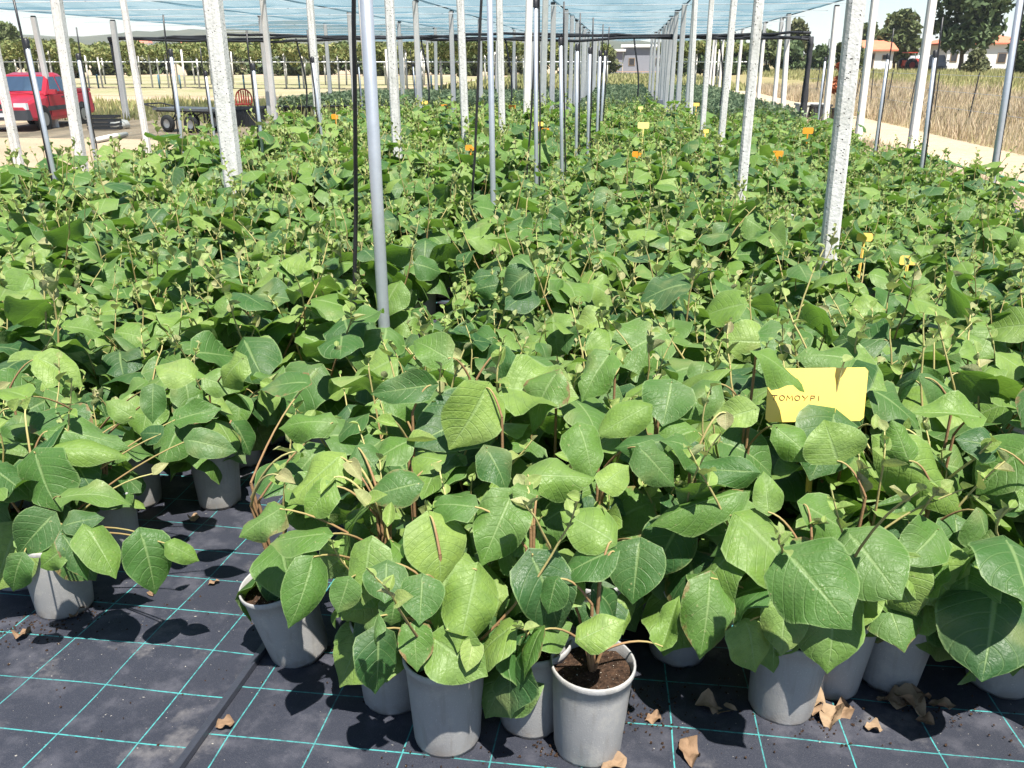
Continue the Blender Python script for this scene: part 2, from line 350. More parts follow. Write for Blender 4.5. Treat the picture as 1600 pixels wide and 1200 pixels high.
# raised fold of fabric along the seam of the two widths
sec = [(-.015, .0), (-.014, .003), (.001, .0045), (.004, .0125), (.008, .0125), (.0095, .0)]; vs = []; fs = []; ys_ = [y for y in FYF if y <= 8]
for y in ys_:
    for x, z in sec: vs.append((-.803 + x + .003 * math.sin(y * 2.1), y, gz(y) + .010 + z))
for j in range(len(ys_) - 1):
    for i in range(5): fs.append((j * 6 + i, j * 6 + i + 1, j * 6 + 7 + i, j * 6 + 6 + i))
mb = MB(); mb.add(vs, fs); o = mb.build('fabric_seam', M['seam'])
tag(o, 'flat dark folded seam strip between the two widths of ground fabric', 'seam')
sheet('sandy_track', 4.35, 6.45, [y for y in YS if y >= -8] + [70], .005, M['road'], 12)

# right-hand field rises a little beyond the track
def field():
    xs = [6.4, 6.8, 7.6, 9, 12, 18, 30, 60, 130, 400]; ys = [-8, 0, 6, 12, 20, 30, 45, 70, 110, 200, 600]
    hz = lambda x: .006 + min(.5, max(0, (x - 6.6)) * .06)
    V = [(x, y, hz(x)) for y in ys for x in xs]; k = len(xs)
    Q = [(j * k + i, j * k + i + 1, (j + 1) * k + i + 1, (j + 1) * k + i) for j in range(len(ys) - 1) for i in range(k - 1)]
    tag(inst('dry_field', np_mesh('dry_field', np.array(V), np.array(Q), M['field'], sm=True)), kind='structure'); return hz
fz = field()
def patch(name, x0, x1, y0, y1, dz, mat): return sheet(name, x0, x1, list(np.linspace(y0, y1, 6)), dz, mat, 6)
patch('grass_strip', -12, 8, 46.5, 110, .006, M['greenground'])
patch('pale_dirt_yard', -40, -5.2, 26.5, 34, .006, M['road'])
patch('orchard_grass', -90, -13, 36, 90, .007, M['dryturf'])

# ------------------------------------------------------------------ leaves and plants
def leaf_shape(nu, nv, wid, fold, droop, wave, twist, cup, seed, lobe=.10, tip=1.0):
    r = np.random.default_rng(seed)
    tk = np.array([0, .05, .12, .22, .35, .5, .65, .78, .87, .94, 1.0]); wk = np.array([.0, .27, .40, .475, .50, .475, .40, .285, .16, .05, .0])
    tt = np.linspace(0, 1, nv + 1) ** (1.0 if nv < 7 else .92); uu = np.linspace(-1, 1, nu + 1)
    V = []; UV = []; p1, p2 = r.random(2) * 6.28
    for t in tt:
        w = np.interp(t, tk, wk) * wid; w = max(w, .004)
        for u in uu:
            au = abs(u); asym = 1 + .06 * np.sign(u) * math.sin(p1)
            x = u * w * asym; y = t - lobe * au ** 1.6 * max(0, 1 - t / .38) ** 1.3
            z = fold * au * w - cup * (au ** 2) * w + wave * au ** 2 * math.sin(9 * t + p1 + (2 if u > 0 else 0)) * w * 1.6
            z += .02 * math.sin(5 * t + p2) - droop * t ** 2 * .8 - twist * x * t
            y2 = y - .25 * droop * droop * t ** 3 * .6
            V.append((x, y2, z)); UV.append((.5 + .5 * u, t))
    k = nu + 1; Q = [(j * k + i, j * k + i + 1, (j + 1) * k + i + 1, (j + 1) * k + i) for j in range(nv) for i in range(nu)]
    return np.array(V), np.array(Q), np.array(UV)
LEAFP = []
_r = random.Random(3)
for i in range(26):
    LEAFP.append(dict(wid=_r.uniform(.84, 1.12), fold=_r.uniform(.0, .5), droop=_r.uniform(.05, .6), wave=_r.uniform(.06, .22), twist=_r.uniform(-.35, .35), cup=_r.uniform(.05, .55), seed=i))
LEAF = [np_mesh('leaf', *leaf_shape(8, 10, **p)[:2], M['leaf'], leaf_shape(8, 10, **p)[2], sm=True) for p in LEAFP]
LEAFLO = [leaf_shape(4, 4, **p) for p in LEAFP]
YP = [dict(wid=_r.uniform(.55, .85), fold=_r.uniform(.5, 1.1), droop=_r.uniform(-.2, .3), wave=.05, twist=_r.uniform(-.3, .3), cup=.0, seed=50 + i) for i in range(6)]
YLEAF = [np_mesh('young_leaf', *leaf_shape(4, 6, **p)[:2], M['young'], leaf_shape(4, 6, **p)[2], sm=True) for p in YP]
YLO = [leaf_shape(2, 3, **p) for p in YP]

def pot_mesh():
    mb = MB(); rr = random.Random(4); nick = [rr.choice([0, 0, .004, .007, .002]) for _ in range(36)]
    prof = [(.0, .012), (.058, .012), (.0665, .0), (.0685, .012), (.0775, .165), (.0795, .197), (.0825, .199), (.0842, .204), (.084, .212), (.0815, .215), (.079, .212), (.078, .185), (.077, .17)]
    mb.lathe(prof, 36, wob=lambda i, j: nick[j] if i == 2 else 0); return mb.mesh('pot', M['pot'], True)
POT = pot_mesh()
def soil_mesh():
    n = 20; rr = random.Random(6); vs = [(0, 0, .006)]; fs = []
    for k, rad in enumerate((.026, .052, .077)):
        for j in range(n): w = 6.2832 * j / n; vs.append((rad * math.cos(w), rad * math.sin(w), rr.uniform(-.005, .006)))
    for j in range(n):
        fs.append((0, 1 + j, 1 + (j + 1) % n))
        for k in range(2): a = 1 + k * n; fs.append((a + j, a + n + j, a + n + (j + 1) % n, a + (j + 1) % n))
    me = bpy.data.meshes.new('soil'); me.from_pydata(vs, [], fs); me.materials.append(M['soil']); smooth(me); return me
SOIL = soil_mesh()
TOPZ = .185

def frame(origin, axis, normal, length, roll=0.0):
    a = Vector(axis).normalized(); n = Vector(normal); n = (n - a * n.dot(a))
    if n.length < 1e-4: n = a.orthogonal()
    n.normalize()
    if roll: n = Matrix.Rotation(roll, 3, a) @ n
    x = a.cross(n); m = Matrix((x * length, a * length, n * length)).transposed().to_4x4(); m.translation = Vector(origin); return m

def grow(r, size=1.0, front=0.0, nst=None, sprawl=1.0):
    """returns stems [(points, radii, ages)], leaves [(young?, variant, matrix)] in pot coordinates"""
    stems, leaves = [], []
    ns = nst or r.choice([3, 3, 3, 4])
    az0 = r.uniform(0, 6.28)
    for s in range(ns):
        az = az0 + s * 6.28 / ns + r.uniform(-.5, .5); ln = r.uniform(.26, .47) * size
        lean = r.uniform(.15, .7) * sprawl; k = 9
        p = Vector((.002 * math.cos(az), .002 * math.sin(az), TOPZ - .012)); d = Vector((math.cos(az) * math.sin(lean), math.sin(az) * math.sin(lean), math.cos(lean)))
        pts = [p.copy()]; curl = r.uniform(-.10, .16); side = Vector((-math.sin(az), math.cos(az), 0))
        for i in range(k):
            d = (d + Vector((0, 0, curl * .55)) + side * r.uniform(-.10, .10) + Vector((r.uniform(-.1, .1), r.uniform(-.1, .1), 0))).normalized()
            p = p + d * (ln / k); pts.append(p.copy())
        # soft tip that winds up
        tl = r.uniform(.04, .15) * size; bend = r.uniform(-.9, .9)
        for i in range(4):
            d = (d + side * bend * .22 + Vector((math.cos(az), math.sin(az), 0)) * r.uniform(-.12, .22) + Vector((0, 0, .12))).normalized(); p = p + d * tl / 4; pts.append(p.copy())
        n = len(pts); stems.append((pts, [(.0042 - .0025 * i / (n - 1)) * size for i in range(n)], [i / (n - 1) for i in range(n)]))
        phi = r.uniform(0, 6.28); nodes = r.randint(6, 8)
        for q in range(nodes):
            f = .06 + .88 * q / (nodes - 1); x = f * k; i = min(int(x), k - 1); b = pts[i].lerp(pts[i + 1], x - i)
            phi += 2.4 + r.uniform(-.35, .35); out = Vector((math.cos(phi), math.sin(phi), 0))
            if front: out = (out + Vector((0, -front * r.uniform(.2, 1), 0))).normalized()
            pl = r.uniform(.025, .07) * size * (1.1 - .6 * f); e = b + (out * .85 + Vector((0, 0, r.uniform(.2, .75)))).normalized() * pl
            L = r.uniform(.112, .198) * size * (1 - .14 * max(0, f - .45) / .55)
            dec = r.uniform(-.2, .55) + (1 - f) * r.uniform(0, .75) + front * .22
            a = out * math.cos(dec) + Vector((0, 0, -math.sin(dec))); nrm = Vector((0, 0, 1)) + out * .2 + Vector((.06, -.10, 0))
            leaves.append((0, r.randrange(len(LEAF)), frame(e, a, nrm, L, r.gauss(0, .42)), ([b, (b + e) / 2 + Vector((0, 0, .004)), e], [.0017 * size, .0014 * size, .0013 * size], [.25 + .5 * f] * 3), s))
        for q in range(r.randint(3, 5)):                 # small folded leaves round the tip
            i = n - 1 - min(q, 4); b = pts[i]; phi += 2.4; out = Vector((math.cos(phi), math.sin(phi), 0))
            L = r.uniform(.016, .032) * size * (1 + .25 * q); a = out * r.uniform(.4, 1) + Vector((0, 0, r.uniform(.1, 1.0)))
            leaves.append((1, r.randrange(len(YLEAF)), frame(b, a, Vector((0, 0, 1)) + out * -.3, L, r.gauss(0, .5)), None, s))
    return stems, leaves

def tubes_np(stems, n=5):
    V, Q, A = [], [], []; base = 0
    for pts, rad, age in stems:
        k = len(pts); P = np.array([tuple(p) for p in pts]); T = np.gradient(P, axis=0); T /= np.linalg.norm(T, axis=1)[:, None] + 1e-9
        ref = np.array([.31, .95, .05]); X = np.cross(T, ref); X /= np.linalg.norm(X, axis=1)[:, None] + 1e-9; Y = np.cross(T, X)
        w = np.arange(n) * 2 * np.pi / n
        R = np.array(rad)[:, None, None]
        V.append((P[:, None, :] + R * (X[:, None, :] * np.cos(w)[None, :, None] + Y[:, None, :] * np.sin(w)[None, :, None])).reshape(-1, 3))
        A.append(np.repeat(np.array(age), n))
        i, j = np.meshgrid(np.arange(k - 1), np.arange(n), indexing='ij')
        Q.append((base + np.stack([i * n + j, i * n + (j + 1) % n, (i + 1) * n + (j + 1) % n, (i + 1) * n + j], -1)).reshape(-1, 4)); base += k * n
    return np.concatenate(V), np.concatenate(Q), np.concatenate(A)


# leaves of the front plants that can be told apart one by one: (stalk end, tip, width) as measured on the photograph
SEEN = """672 806 703 905 105;800 772 752 880 86;832 868 888 994 100;960 862 868 880 76;660 903 656 973 68;648 976 648 1044 56;605 880 600 937 70;590 963 572 1013 40;618 933 610 983 52;
745 890 716 1020 88;490 870 462 982 68;580 846 557 943 72;590 985 598 1092 76;512 836 418 828 64;760 606 708 706 98;870 584 815 664 76;952 553 905 618 60;1012 636 932 672 58;1050 598 1036 664 84;
905 666 932 743 66;1038 690 962 690 44;1040 690 1136 694 42;1178 738 1068 726 50;1162 768 1010 786 66;825 742 936 746 68;956 846 880 788 82;655 756 568 766 60;642 690 564 717 62;676 602 574 612 54;
742 792 670 776 58;520 660 428 652 52;532 714 440 776 74;437 795 370 838 54;1228 930 1222 1023 72;1302 910 1310 1053 120;1385 868 1425 975 106;1510 890 1513 985 88;1150 858 1070 926 82;1110 903 1100 1031 84;
1166 973 1190 1051 86;1000 848 985 937 92;1378 690 1546 804 88;1308 720 1288 656 96;1256 788 1358 838 74;1530 800 1570 878 62;1214 668 1278 723 54;1466 828 1414 882 78;1180 552 1279 582 36;1532 652 1428 640 64;
1196 862 1168 906 42;1176 838 1108 856 48;1200 800 1194 735 46;78 674 186 668 58;72 702 190 690 48;55 708 72 798 92;94 776 191 754 54;82 806 18 869 68;100 822 149 800 40;134 824 184 886 64;220 833 250 926 74;
98 835 141 902 40;262 850 313 872 36;206 651 164 624 36;252 678 211 671 36;274 656 346 636 44;294 688 363 697 48;240 604 234 656 40;97 860 51 891 42;36 868 4 932 48;1445 590 1540 615 60;1120 600 1060 640 62;
1180 640 1110 660 50;480 600 400 590 60;1330 560 1250 540 58;1420 720 1395 655 50;1590 905 1560 960 60;1035 1010 1060 930 40;700 560 640 520 60;790 545 760 590 62;840 775 800 760 46;545 905 525 960 50;690 720 640 700 60;
760 700 800 760 64;1000 700 1060 760 66;940 760 985 720 50;1230 860 1290 880 56;1560 700 1500 680 60;1345 900 1300 870 60;1450 930 1480 880 46;40 620 -20 600 60;60 560 130 590 58;300 590 240 560 58;380 560 330 600 56;905 1000 972 962 58;848 984 800 1052 52;870 905 850 960 48;560 700 600 740 56;520 760 470 800 56"""
YSEEN = """436 742 462 756 22;522 746 500 768 20;545 722 566 752 24;575 790 552 764 24;574 788 602 770 26;606 820 612 786 20;640 690 684 690 24;590 656 622 664 20;822 762 846 744 22;820 766 806 738 24;1134 645 1134 672 26;466 705 464 690 16;
1366 668 1370 645 14;1412 670 1420 652 14;1270 866 1268 850 14;1300 856 1290 842 16;20 640 30 622 18;40 640 52 620 16;700 985 745 990 26;740 1000 730 1050 36;240 740 262 722 16"""
def seen_depth(x, y):
    if x < 385: k = [(560, 2.30), (600, 2.12), (700, 1.95), (800, 1.84), (940, 1.76)]
    elif x < 1000: k = [(520, 2.15), (560, 1.98), (600, 1.86), (700, 1.68), (800, 1.57), (900, 1.50), (1000, 1.47), (1100, 1.47)]
    else: k = [(520, 2.2), (560, 2.0), (600, 1.88), (700, 1.72), (800, 1.66), (900, 1.62), (1000, 1.60), (1100, 1.6)]
    return float(np.interp(y, [a for a, b in k], [b for a, b in k]))
HAND = []
CLEAR = [(840, 985, 1000, 1210), (540, 1040, 770, 1210), (1160, 1020, 1300, 1150), (1325, 980, 1460, 1100), (385, 915, 510, 1060), (25, 900, 135, 990), (1425, 1000, 1640, 1200), (285, 715, 365, 810), (-20, 990, 400, 1200), (265, 790, 385, 910), (985, 975, 1165, 1200)]   # pots and paving the photograph shows bare
def read_seen(txt, young):
    r = random.Random(5 + young)
    for ln in txt.replace(chr(10), '').split(';'):
        bx, by, tx, ty, w = map(float, ln.split()); d = 1.85 if 1150 < bx < 1290 and by < 590 else seen_depth(bx, by); L0 = math.hypot(tx - bx, ty - by) * d / F
        pb = at_depth(bx, by, d); pt = at_depth(tx, ty, d - (ty - by) * .0004 - r.uniform(-.02, .03)); ax = pt - pb
        toc = (CAM - pb).normalized(); nrm = toc * r.uniform(.3, .75) + Vector((r.uniform(-.25, .4), -.12, r.uniform(.7, 1.1)))
        HAND.append((young, pb, ax, nrm, w * d / F, r.randrange(6 if young else len(LEAFP)), (bx + tx) / 2, (by + ty) / 2, max(w, math.hypot(tx - bx, ty - by)) / 2, d, r.gauss(0, .22)))
read_seen(SEEN, 0); read_seen(YSEEN, 1)
def in_clear(w):
    x, y, z = project(w)
    if z < 1.97 and 1190 < x < 1370 and 570 < y < 670: return True
    return z < 2.3 and any(a < x < c and b < y < d for a, b, c, d in CLEAR)
def hidden_by_rule(w, size):
    """True where a grown leaf would stand between the viewer and a leaf seen singly in the photograph"""
    x, y, z = project(w)
    if in_clear(w): return True
    if z < 1.97 and 1185 < x < 1375 and 565 < y < 690: return True
    return any((x - h[6]) ** 2 + (y - h[7]) ** 2 < (h[8] * .62 + .12 * size * F / z) ** 2 and z < h[9] + .02 for h in HAND if not h[0])

PLANTS = []
def plant(loc, rz, r, label, group, size=1.0, front=0.0, tilt=(0, 0), nst=None, sprawl=1.0, extra=None):
    e = empty('potted_kiwi_plant', loc, rz); e.rotation_euler = (tilt[0], tilt[1], rz)
    tag(e, label, 'potted plant', group)
    inst('pot', POT, e, Matrix.Rotation(r.uniform(0, 6.28), 4, 'Z')); inst('soil', SOIL, e, Matrix.Translation((0, 0, TOPZ)))
    stems, leaves = grow(r, size, front, nst, sprawl)
    mw = Matrix.Translation(loc) @ e.rotation_euler.to_matrix().to_4x4(); inv = mw.inverted()
    if loc[1] < 3.0:
        keep = []
        ok = {k for k, q in enumerate(stems) if not in_clear(mw @ q[0][-1]) and not in_clear(mw @ q[0][6])}
        for l in leaves:
            c = mw @ (l[2] @ Vector((0, .5, 0)))
            if l[4] in ok and ((not in_clear(c)) if l[0] else not hidden_by_rule(c, l[2].col[1].length)): keep.append(l)
        leaves = keep; stems = [q for k, q in enumerate(stems) if k in ok]
    stems = stems + [l[3] for l in leaves if l[3]]
    for k in extra or []:
        young, pb, ax, nrm, wid, v, _, _, _, _, roll = HAND[k]; L = ax.length; m = frame(pb, ax, nrm, L, roll); full = (YP if young else LEAFP)[v]['wid'] * .98
        m = m @ Matrix.Diagonal((min(1.6, max(.4, wid / (full * L))), 1, 1, 1)); lm = inv @ m; leaves.append((young, v, lm, None, 0))
        b0 = inv @ pb; root = Vector((b0.x * .12, b0.y * .12, max(TOPZ + .05, b0.z - (.03 + .5 * math.hypot(b0.x, b0.y))))); ctr = root.lerp(b0, .55) + Vector((0, 0, .035 if not young else .05))
        arc = [root.lerp(ctr, f).lerp(ctr.lerp(b0, f), f) for f in np.linspace(0, 1, 8)]
        stems.append((arc, [.0030 - .0013 * i / 7 for i in range(8)], [.2 + .45 * i / 7 + (.3 if young else 0) for i in range(8)]))
        stems.append(([Vector((0, 0, TOPZ - .01)), Vector((root.x * .6, root.y * .6, (TOPZ + root.z) / 2)), root], [.0045, .004, .0035], [.1, .2, .25]))
    V, Q, A = tubes_np(stems); inst('stem', np_mesh('stem', V, Q, M['stem'], None, A, True), e)
    for y, v, m, pt, _ in leaves: inst('young_leaf' if y else 'leaf', (YLEAF if y else LEAF)[v], e, m)
    PLANTS.append(e); return e

# places of all pots: front pots seen one by one, then the packed rows behind them
BEDS = {'middle': ('potted kiwi plant packed inside the bed between the fabric aisle and the concrete posts', 'plants of the middle bed'),
        'left': ('potted kiwi plant packed inside the wide bed on the red pickup side of the aisle', 'plants of the left bed'),
        'right': ('potted kiwi plant packed inside the bed beside the sandy track', 'plants of the right bed')}
FRONT = [((455, 1045), 'leaning grey potted kiwi plant at the aisle corner of the middle bed', .9, .6, (.10, -.16)),
         ((605, 1120), 'potted kiwi plant with a long drooping brown-edged leaf beside the sunlit pot', .8, .8, (0, 0)),
         ((690, 1187), 'kiwi plant with round bright leaves in the sunlit grey pot', .85, .9, (0, 0)),
         ((915, 1203), 'kiwi plant in a fully sunlit grey pot with bare soil showing', .9, .7, (0, .02)),
         ((825, 1157), 'shaded kiwi pot squeezed between the two sunlit pots', .85, .6, (0, 0)),
         ((1225, 1137), 'kiwi plant in a shaded grey pot beside a heap of curled dead leaves', .95, .8, (0, .04)),
         ((1300, 1097), 'kiwi pot tucked behind the shaded pot with the heap of dead leaves', .95, .6, (0, .05)),
         ((1395, 1087), 'kiwi plant whose pot has folded brown leaves lying at its foot', 1.0, .8, (0, .06)),
         ((1575, 1095), 'kiwi plant in a shaded pot with one brown leaf stalk at its foot', 1.0, .6, (0, .03)),
         ((1060, 1045), 'kiwi pot standing deep in shade behind the sunlit pot with bare soil', .9, .5, (0, 0)),
         ((80, 972), 'front kiwi plant of the left bed with brown litter round its pot', .85, .8, (0, 0)),
         ((205, 802), 'kiwi pot behind the littered front pot of the left bed', .85, .5, (0, 0)),
         ((332, 802), 'kiwi plant at the aisle edge whose pot shows a sunlit triangle', .85, .5, (0, 0))]
used = []; FPOS = []
for (px, py), lab, size, front, tilt in FRONT:
    p = on_ground(px, py); p.y += .062; p.z = gz(p.y) + .010; FPOS.append(p); used.append((p.x, p.y))

spots = []
def rows(bed, x0, x1, y0, y1, step, h):
    y = y0; j = 0
    while y < y1:
        x = x0 + (step / 2 if j % 2 else 0)
        while x < x1:
            q = (x + RNG.uniform(-.02, .02), y + RNG.uniform(-.02, .02))
            if all((q[0] - a) ** 2 + (q[1] - b) ** 2 > .19 ** 2 for a, b in used): spots.append((bed, q[0], q[1], h))
            x += step
        y += step * .93; j += 1
rows('middle', -.70, 1.06, 1.66, 17.0, .232, .97)
rows('left', -4.65, -1.28, 1.72, 2.75, .236, .95)
rows('left', -4.65, -1.02, 2.78, 15.5, .236, 1.0)
rows('right', 1.42, 3.3, 2.0, 17.5, .236, .76)
def seen(s):
    px, py, z = project((s[1], s[2], .5)); return z > 0 and -60 < px < 1660 and py < 1300
spots = [s for s in spots if seen(s)]
spots.sort(key=lambda s: s[1] ** 2 + s[2] ** 2)
NEAR = spots[:300 - len(FRONT)]; REST = spots[300 - len(FRONT):]
OWN = {}
_pos = [(p.x, p.y) for p in FPOS] + [(q[1], q[2]) for q in NEAR[:120]]
for k, h in enumerate(HAND):
    i = min((j for j in range(len(_pos)) if (_pos[j][0] < -1.0) == (h[6] < 385)), key=lambda j: (_pos[j][0] - h[1].x) ** 2 + (_pos[j][1] - (h[1].y + .05)) ** 2); OWN.setdefault(i, []).append(k)
fr = random.Random(21)
for i, ((px, py), lab, size, front, tilt) in enumerate(FRONT): plant(FPOS[i], 0, fr, lab, None, size, front, tilt, 1 if i == 3 else 2 if i == 10 else 4, .35 if i == 3 else 1.15, OWN.get(i))
pr = random.Random(77)
MARKS = [(FPOS[0], 'kiwi plant right behind the leaning pot at the aisle corner'), (FPOS[2], 'kiwi plant right behind the sunlit pot with round bright leaves'), (FPOS[3], 'kiwi plant right behind the sunlit pot with bare soil'),
         (FPOS[5], 'kiwi plant right behind the pot with the heap of dead leaves'), (FPOS[7], 'kiwi plant right behind the pot with folded brown leaves at its foot'), (FPOS[10], 'kiwi plant right behind the littered front pot of the left bed'),
         (FPOS[12], 'kiwi plant right behind the aisle edge pot with the sunlit triangle'), (at(1281, 700, .55), 'kiwi plant growing round the stake of the big yellow name plate'), (at(600, 507, .5), 'kiwi plant hugging the foot of the thick galvanised pole'),
         (at(556, 500, .45), 'kiwi plant at the foot of the straight black hose'), (at(771, 347, .5), 'kiwi plant at the foot of the second sprinkler pole'), (at(1295, 392, .5), 'kiwi plant against the foot of the nearest right row concrete post'),
         (at(1418, 411, .5), 'kiwi plant beside the half sunk yellow name plate'), (at(1350, 374, .5), 'kiwi plant beside the low yellow name plate right of the concrete post')]
NEWLAB = {}
for p, lab in MARKS:
    i = min((k for k in range(len(NEAR)) if k not in NEWLAB), key=lambda k: (NEAR[k][1] - p.x) ** 2 + (NEAR[k][2] - p.y - .12) ** 2); NEWLAB[i] = (lab, None)
for i, (bed, x, y, h) in enumerate(NEAR):
    plant(Vector((x, y, gz(y) + .010)), pr.uniform(0, 6.28), pr, *NEWLAB.get(i, BEDS[bed]), size=h * pr.uniform(.82, 1.2) * (1 + .12 * math.sin(x * 4.1 + 2 * math.sin(y * 2.3))), sprawl=1.0, extra=OWN.get(i + len(FRONT)))

def far_plants():
    protos = []; r = random.Random(99)
    for i in range(14):
        st, lv = grow(r, 1.0, 0, None, .9)
        V, Q, U = [], [], []; b = 0; VY, QY, UY = [], [], []; by = 0
        for y, v, m, pt, _ in lv:
            v0, q0, u0 = (YLO if y else LEAFLO)[v]; mm = np.array(m); w = v0 @ mm[:3, :3].T + mm[:3, 3]
            if y: VY.append(w); QY.append(q0 + by); UY.append(u0); by += len(w)
            else: V.append(w); Q.append(q0 + b); U.append(u0); b += len(w)
        s3 = [s for s in st if len(s[0]) > 3]; sv, sq, sa = tubes_np(s3, 3)
        protos.append(((np.concatenate(V), np.concatenate(Q), np.concatenate(U)), (np.concatenate(VY), np.concatenate(QY), np.concatenate(UY)), (sv, sq, sa)))
    for bed in BEDS:
        acc = [[[], [], []] for _ in range(3)]; off = [0, 0, 0]; pots = MB()
        for b, x, y, h in REST:
            if b != bed: continue
            a = r.uniform(0, 6.28); s = h * r.uniform(.78, 1.25) * (1 + .14 * math.sin(x * 3.1 + 2 * math.sin(y * 1.3))); c, n = math.cos(a) * s, math.sin(a) * s; R = np.array([[c, -n, 0], [n, c, 0], [0, 0, s]])
            pro = r.choice(protos)
            for k in range(3):
                v, q, u = pro[k]; acc[k][0].append(v @ R.T + np.array([x, y, .0])); acc[k][1].append(q + off[k]); acc[k][2].append(u); off[k] += len(v)
            pots.lathe([(.066, .008), (.078, .185), (.084, .19), (.083, .212), (.05, .19)], 8, (x, y, 0))
        e = empty('kiwi_plants_beyond', (0, 0, 0)); tag(e, {'middle': 'mass of potted kiwi plants filling the far middle bed', 'left': 'mass of potted kiwi plants filling the far part of the left bed', 'right': 'mass of potted kiwi plants filling the far bed along the sandy track'}[bed], 'plants', None, 'stuff')
        for k, nm, mt in ((0, 'leaf_mass', 'leaf'), (1, 'young_leaf_mass', 'young'), (2, 'stem_mass', 'stem')):
            V, Q, U = (np.concatenate(z) for z in acc[k])
            o = inst(nm, np_mesh(nm, V, Q, M[mt], U if k < 2 else None, U if k == 2 else None, True), e); o['kind'] = 'stuff'
        o = pots.build('pot_mass', M['pot'], e, True); o['kind'] = 'stuff'
far_plants()

# ------------------------------------------------------------------ posts, poles, hoses
FH = Vector((-math.sin(YAW), math.cos(YAW), 0))
def lean_line(bx, by, z, tx, ty):
    p = at(bx, by, z); d = ray(tx, ty); t = (p - CAM).dot(FH) / d.dot(FH); q = CAM + d * t
    return p, (q - p) / (q.z - p.z), q
def post_mesh(p, slope, ztop, w, n=14):
    mb = MB(); b = p - slope * p.z; vs = []; fs = []; c = w * .18; h = w / 2
    ring = [(-h + c, -h), (h - c, -h), (h, -h + c), (h, h - c), (h - c, h), (-h + c, h), (-h, h - c), (-h, -h + c)]
    for i in range(n):
        z = ztop * i / (n - 1); k = 1 - .10 * i / (n - 1)
        for x, y in ring: q = slope * z; vs.append((q.x + x * k, q.y + y * k, z - (.15 if i == 0 else 0)))
    for i in range(n - 1):
        for j in range(8): fs.append((i * 8 + j, i * 8 + (j + 1) % 8, i * 8 + 8 + (j + 1) % 8, i * 8 + 8 + j))
    fs.append(tuple((n - 1) * 8 + j for j in range(8)))
    mb.add(vs, fs); return mb, b
def concrete_post(bx, by, z, tx, ty, w, label, group, ztop=2.5, mat='concrete', name='concrete_post', cat='post', top_in_frame=False):
    p, s, q = lean_line(bx, by, z, tx, ty); zt = q.z if top_in_frame else ztop
    mb, b = post_mesh(p, s, zt, w); e = empty(name, (b.x, b.y, 0)); tag(e, label, cat, group); mb.build('shaft', M[mat], e)
    cp = MB(); t = s * zt; cp.lathe([(.0, .03), (w * .42, .03), (w * .46, .0), (w * .46, -.02)], 10, (t.x, t.y, zt + .002)); cp.build('cap', M['hose'], e); return e
G1 = ('pitted grey concrete post in the row along the right side of the middle bed', 'concrete posts beside the middle bed')
for i, a in enumerate([(1295, 392, .5, 1338, 0), (1158, 302, .5, 1186, 0), (1125, 236, .5, 1147, 0), (1097, 209, .5, 1112, 0), (1078, 191, .5, 1087, 0)]):
    concrete_post(*a, (.082, .07, .07, .07, .07)[i], *G1)
G2 = ('pitted grey concrete post standing among the left bed plants', 'concrete posts in the left bed')
for a in [(622, 258, .5, 608, 0), (728, 230, .5, 719, 0), (785, 216, .5, 780, 0)]: concrete_post(*a, .082, *G2)
concrete_post(368, 308, .5, 332, 0, .118, 'thickest speckled white concrete post rising from the left bed in front of the cart', None)
concrete_post(125, 242, .5, 88, 0, .105, 'concrete post in line with the bed of the red pickup', None)
G3 = ('pale concrete post along the bare earth edge of the left bed', 'concrete posts at the earth edge')
for a in [(228, 214, .3, 192, 0), (31, 262, .3, -5, 90), (500, 222, .4, 484, 0)]: concrete_post(*a, .09, *G3)
concrete_post(88, 199, 0, 52, 27, .12, 'thin pale post right in front of the red pickup door', None, top_in_frame=True, mat='whitepost')
concrete_post(198, 187, 0, 176, 33, .14, 'pale post standing beside the black bundle on the dirt yard', None, top_in_frame=True, mat='whitepost')
G4 = ('slim whitewashed post in the row along the sandy track', 'white posts along the sandy track')
for a in [(1422, 247, 0, 1457, 0), (1340, 222, 0, 1367, 0), (1288, 202, 0, 1308, 8), (1222, 188, 0, 1232, 32)]: concrete_post(*a, .125, *G4, mat='whitepost')
G5 = ('far pale net post standing beyond the kiwi beds', 'far net posts')
def far_row(X, y0, y1, step, where, w=.11, z=2.5):
    y = y0
    while y < y1:
        mb, b = post_mesh(Vector((X + RNG.uniform(-.06, .06), y, 0)), Vector((RNG.uniform(-.02, .02), RNG.uniform(-.01, .01), 1)), z, w, 4)
        e = empty('concrete_post', (b.x, b.y, 0)); tag(e, 'far pale net post ' + where, 'post', 'far net posts ' + where); mb.build('shaft', M['whitepost'], e)
        cp = MB(); cp.lathe([(.0, .03), (.05, .03), (.06, -.02)], 8, (0, 0, z)); cp.build('cap', M['hose'], e); y += step
for a in [(1.12, 16.4, 45, 2.43, 'between the two far seedling beds'), (-1.5, 13.2, 45, 2.43, 'left of the far middle seedling bed'), (-4.1, 13.5, 45, 3.6, 'inside the grey-green seedlings'), (-6.7, 16, 45, 4.8, 'between the red chair and the seedlings'), (-9.4, 22, 45, 4.8, 'behind the flat cart'), (4.1, 24.5, 45, 2.9, 'by the track beyond the black bundle')]: far_row(*a)

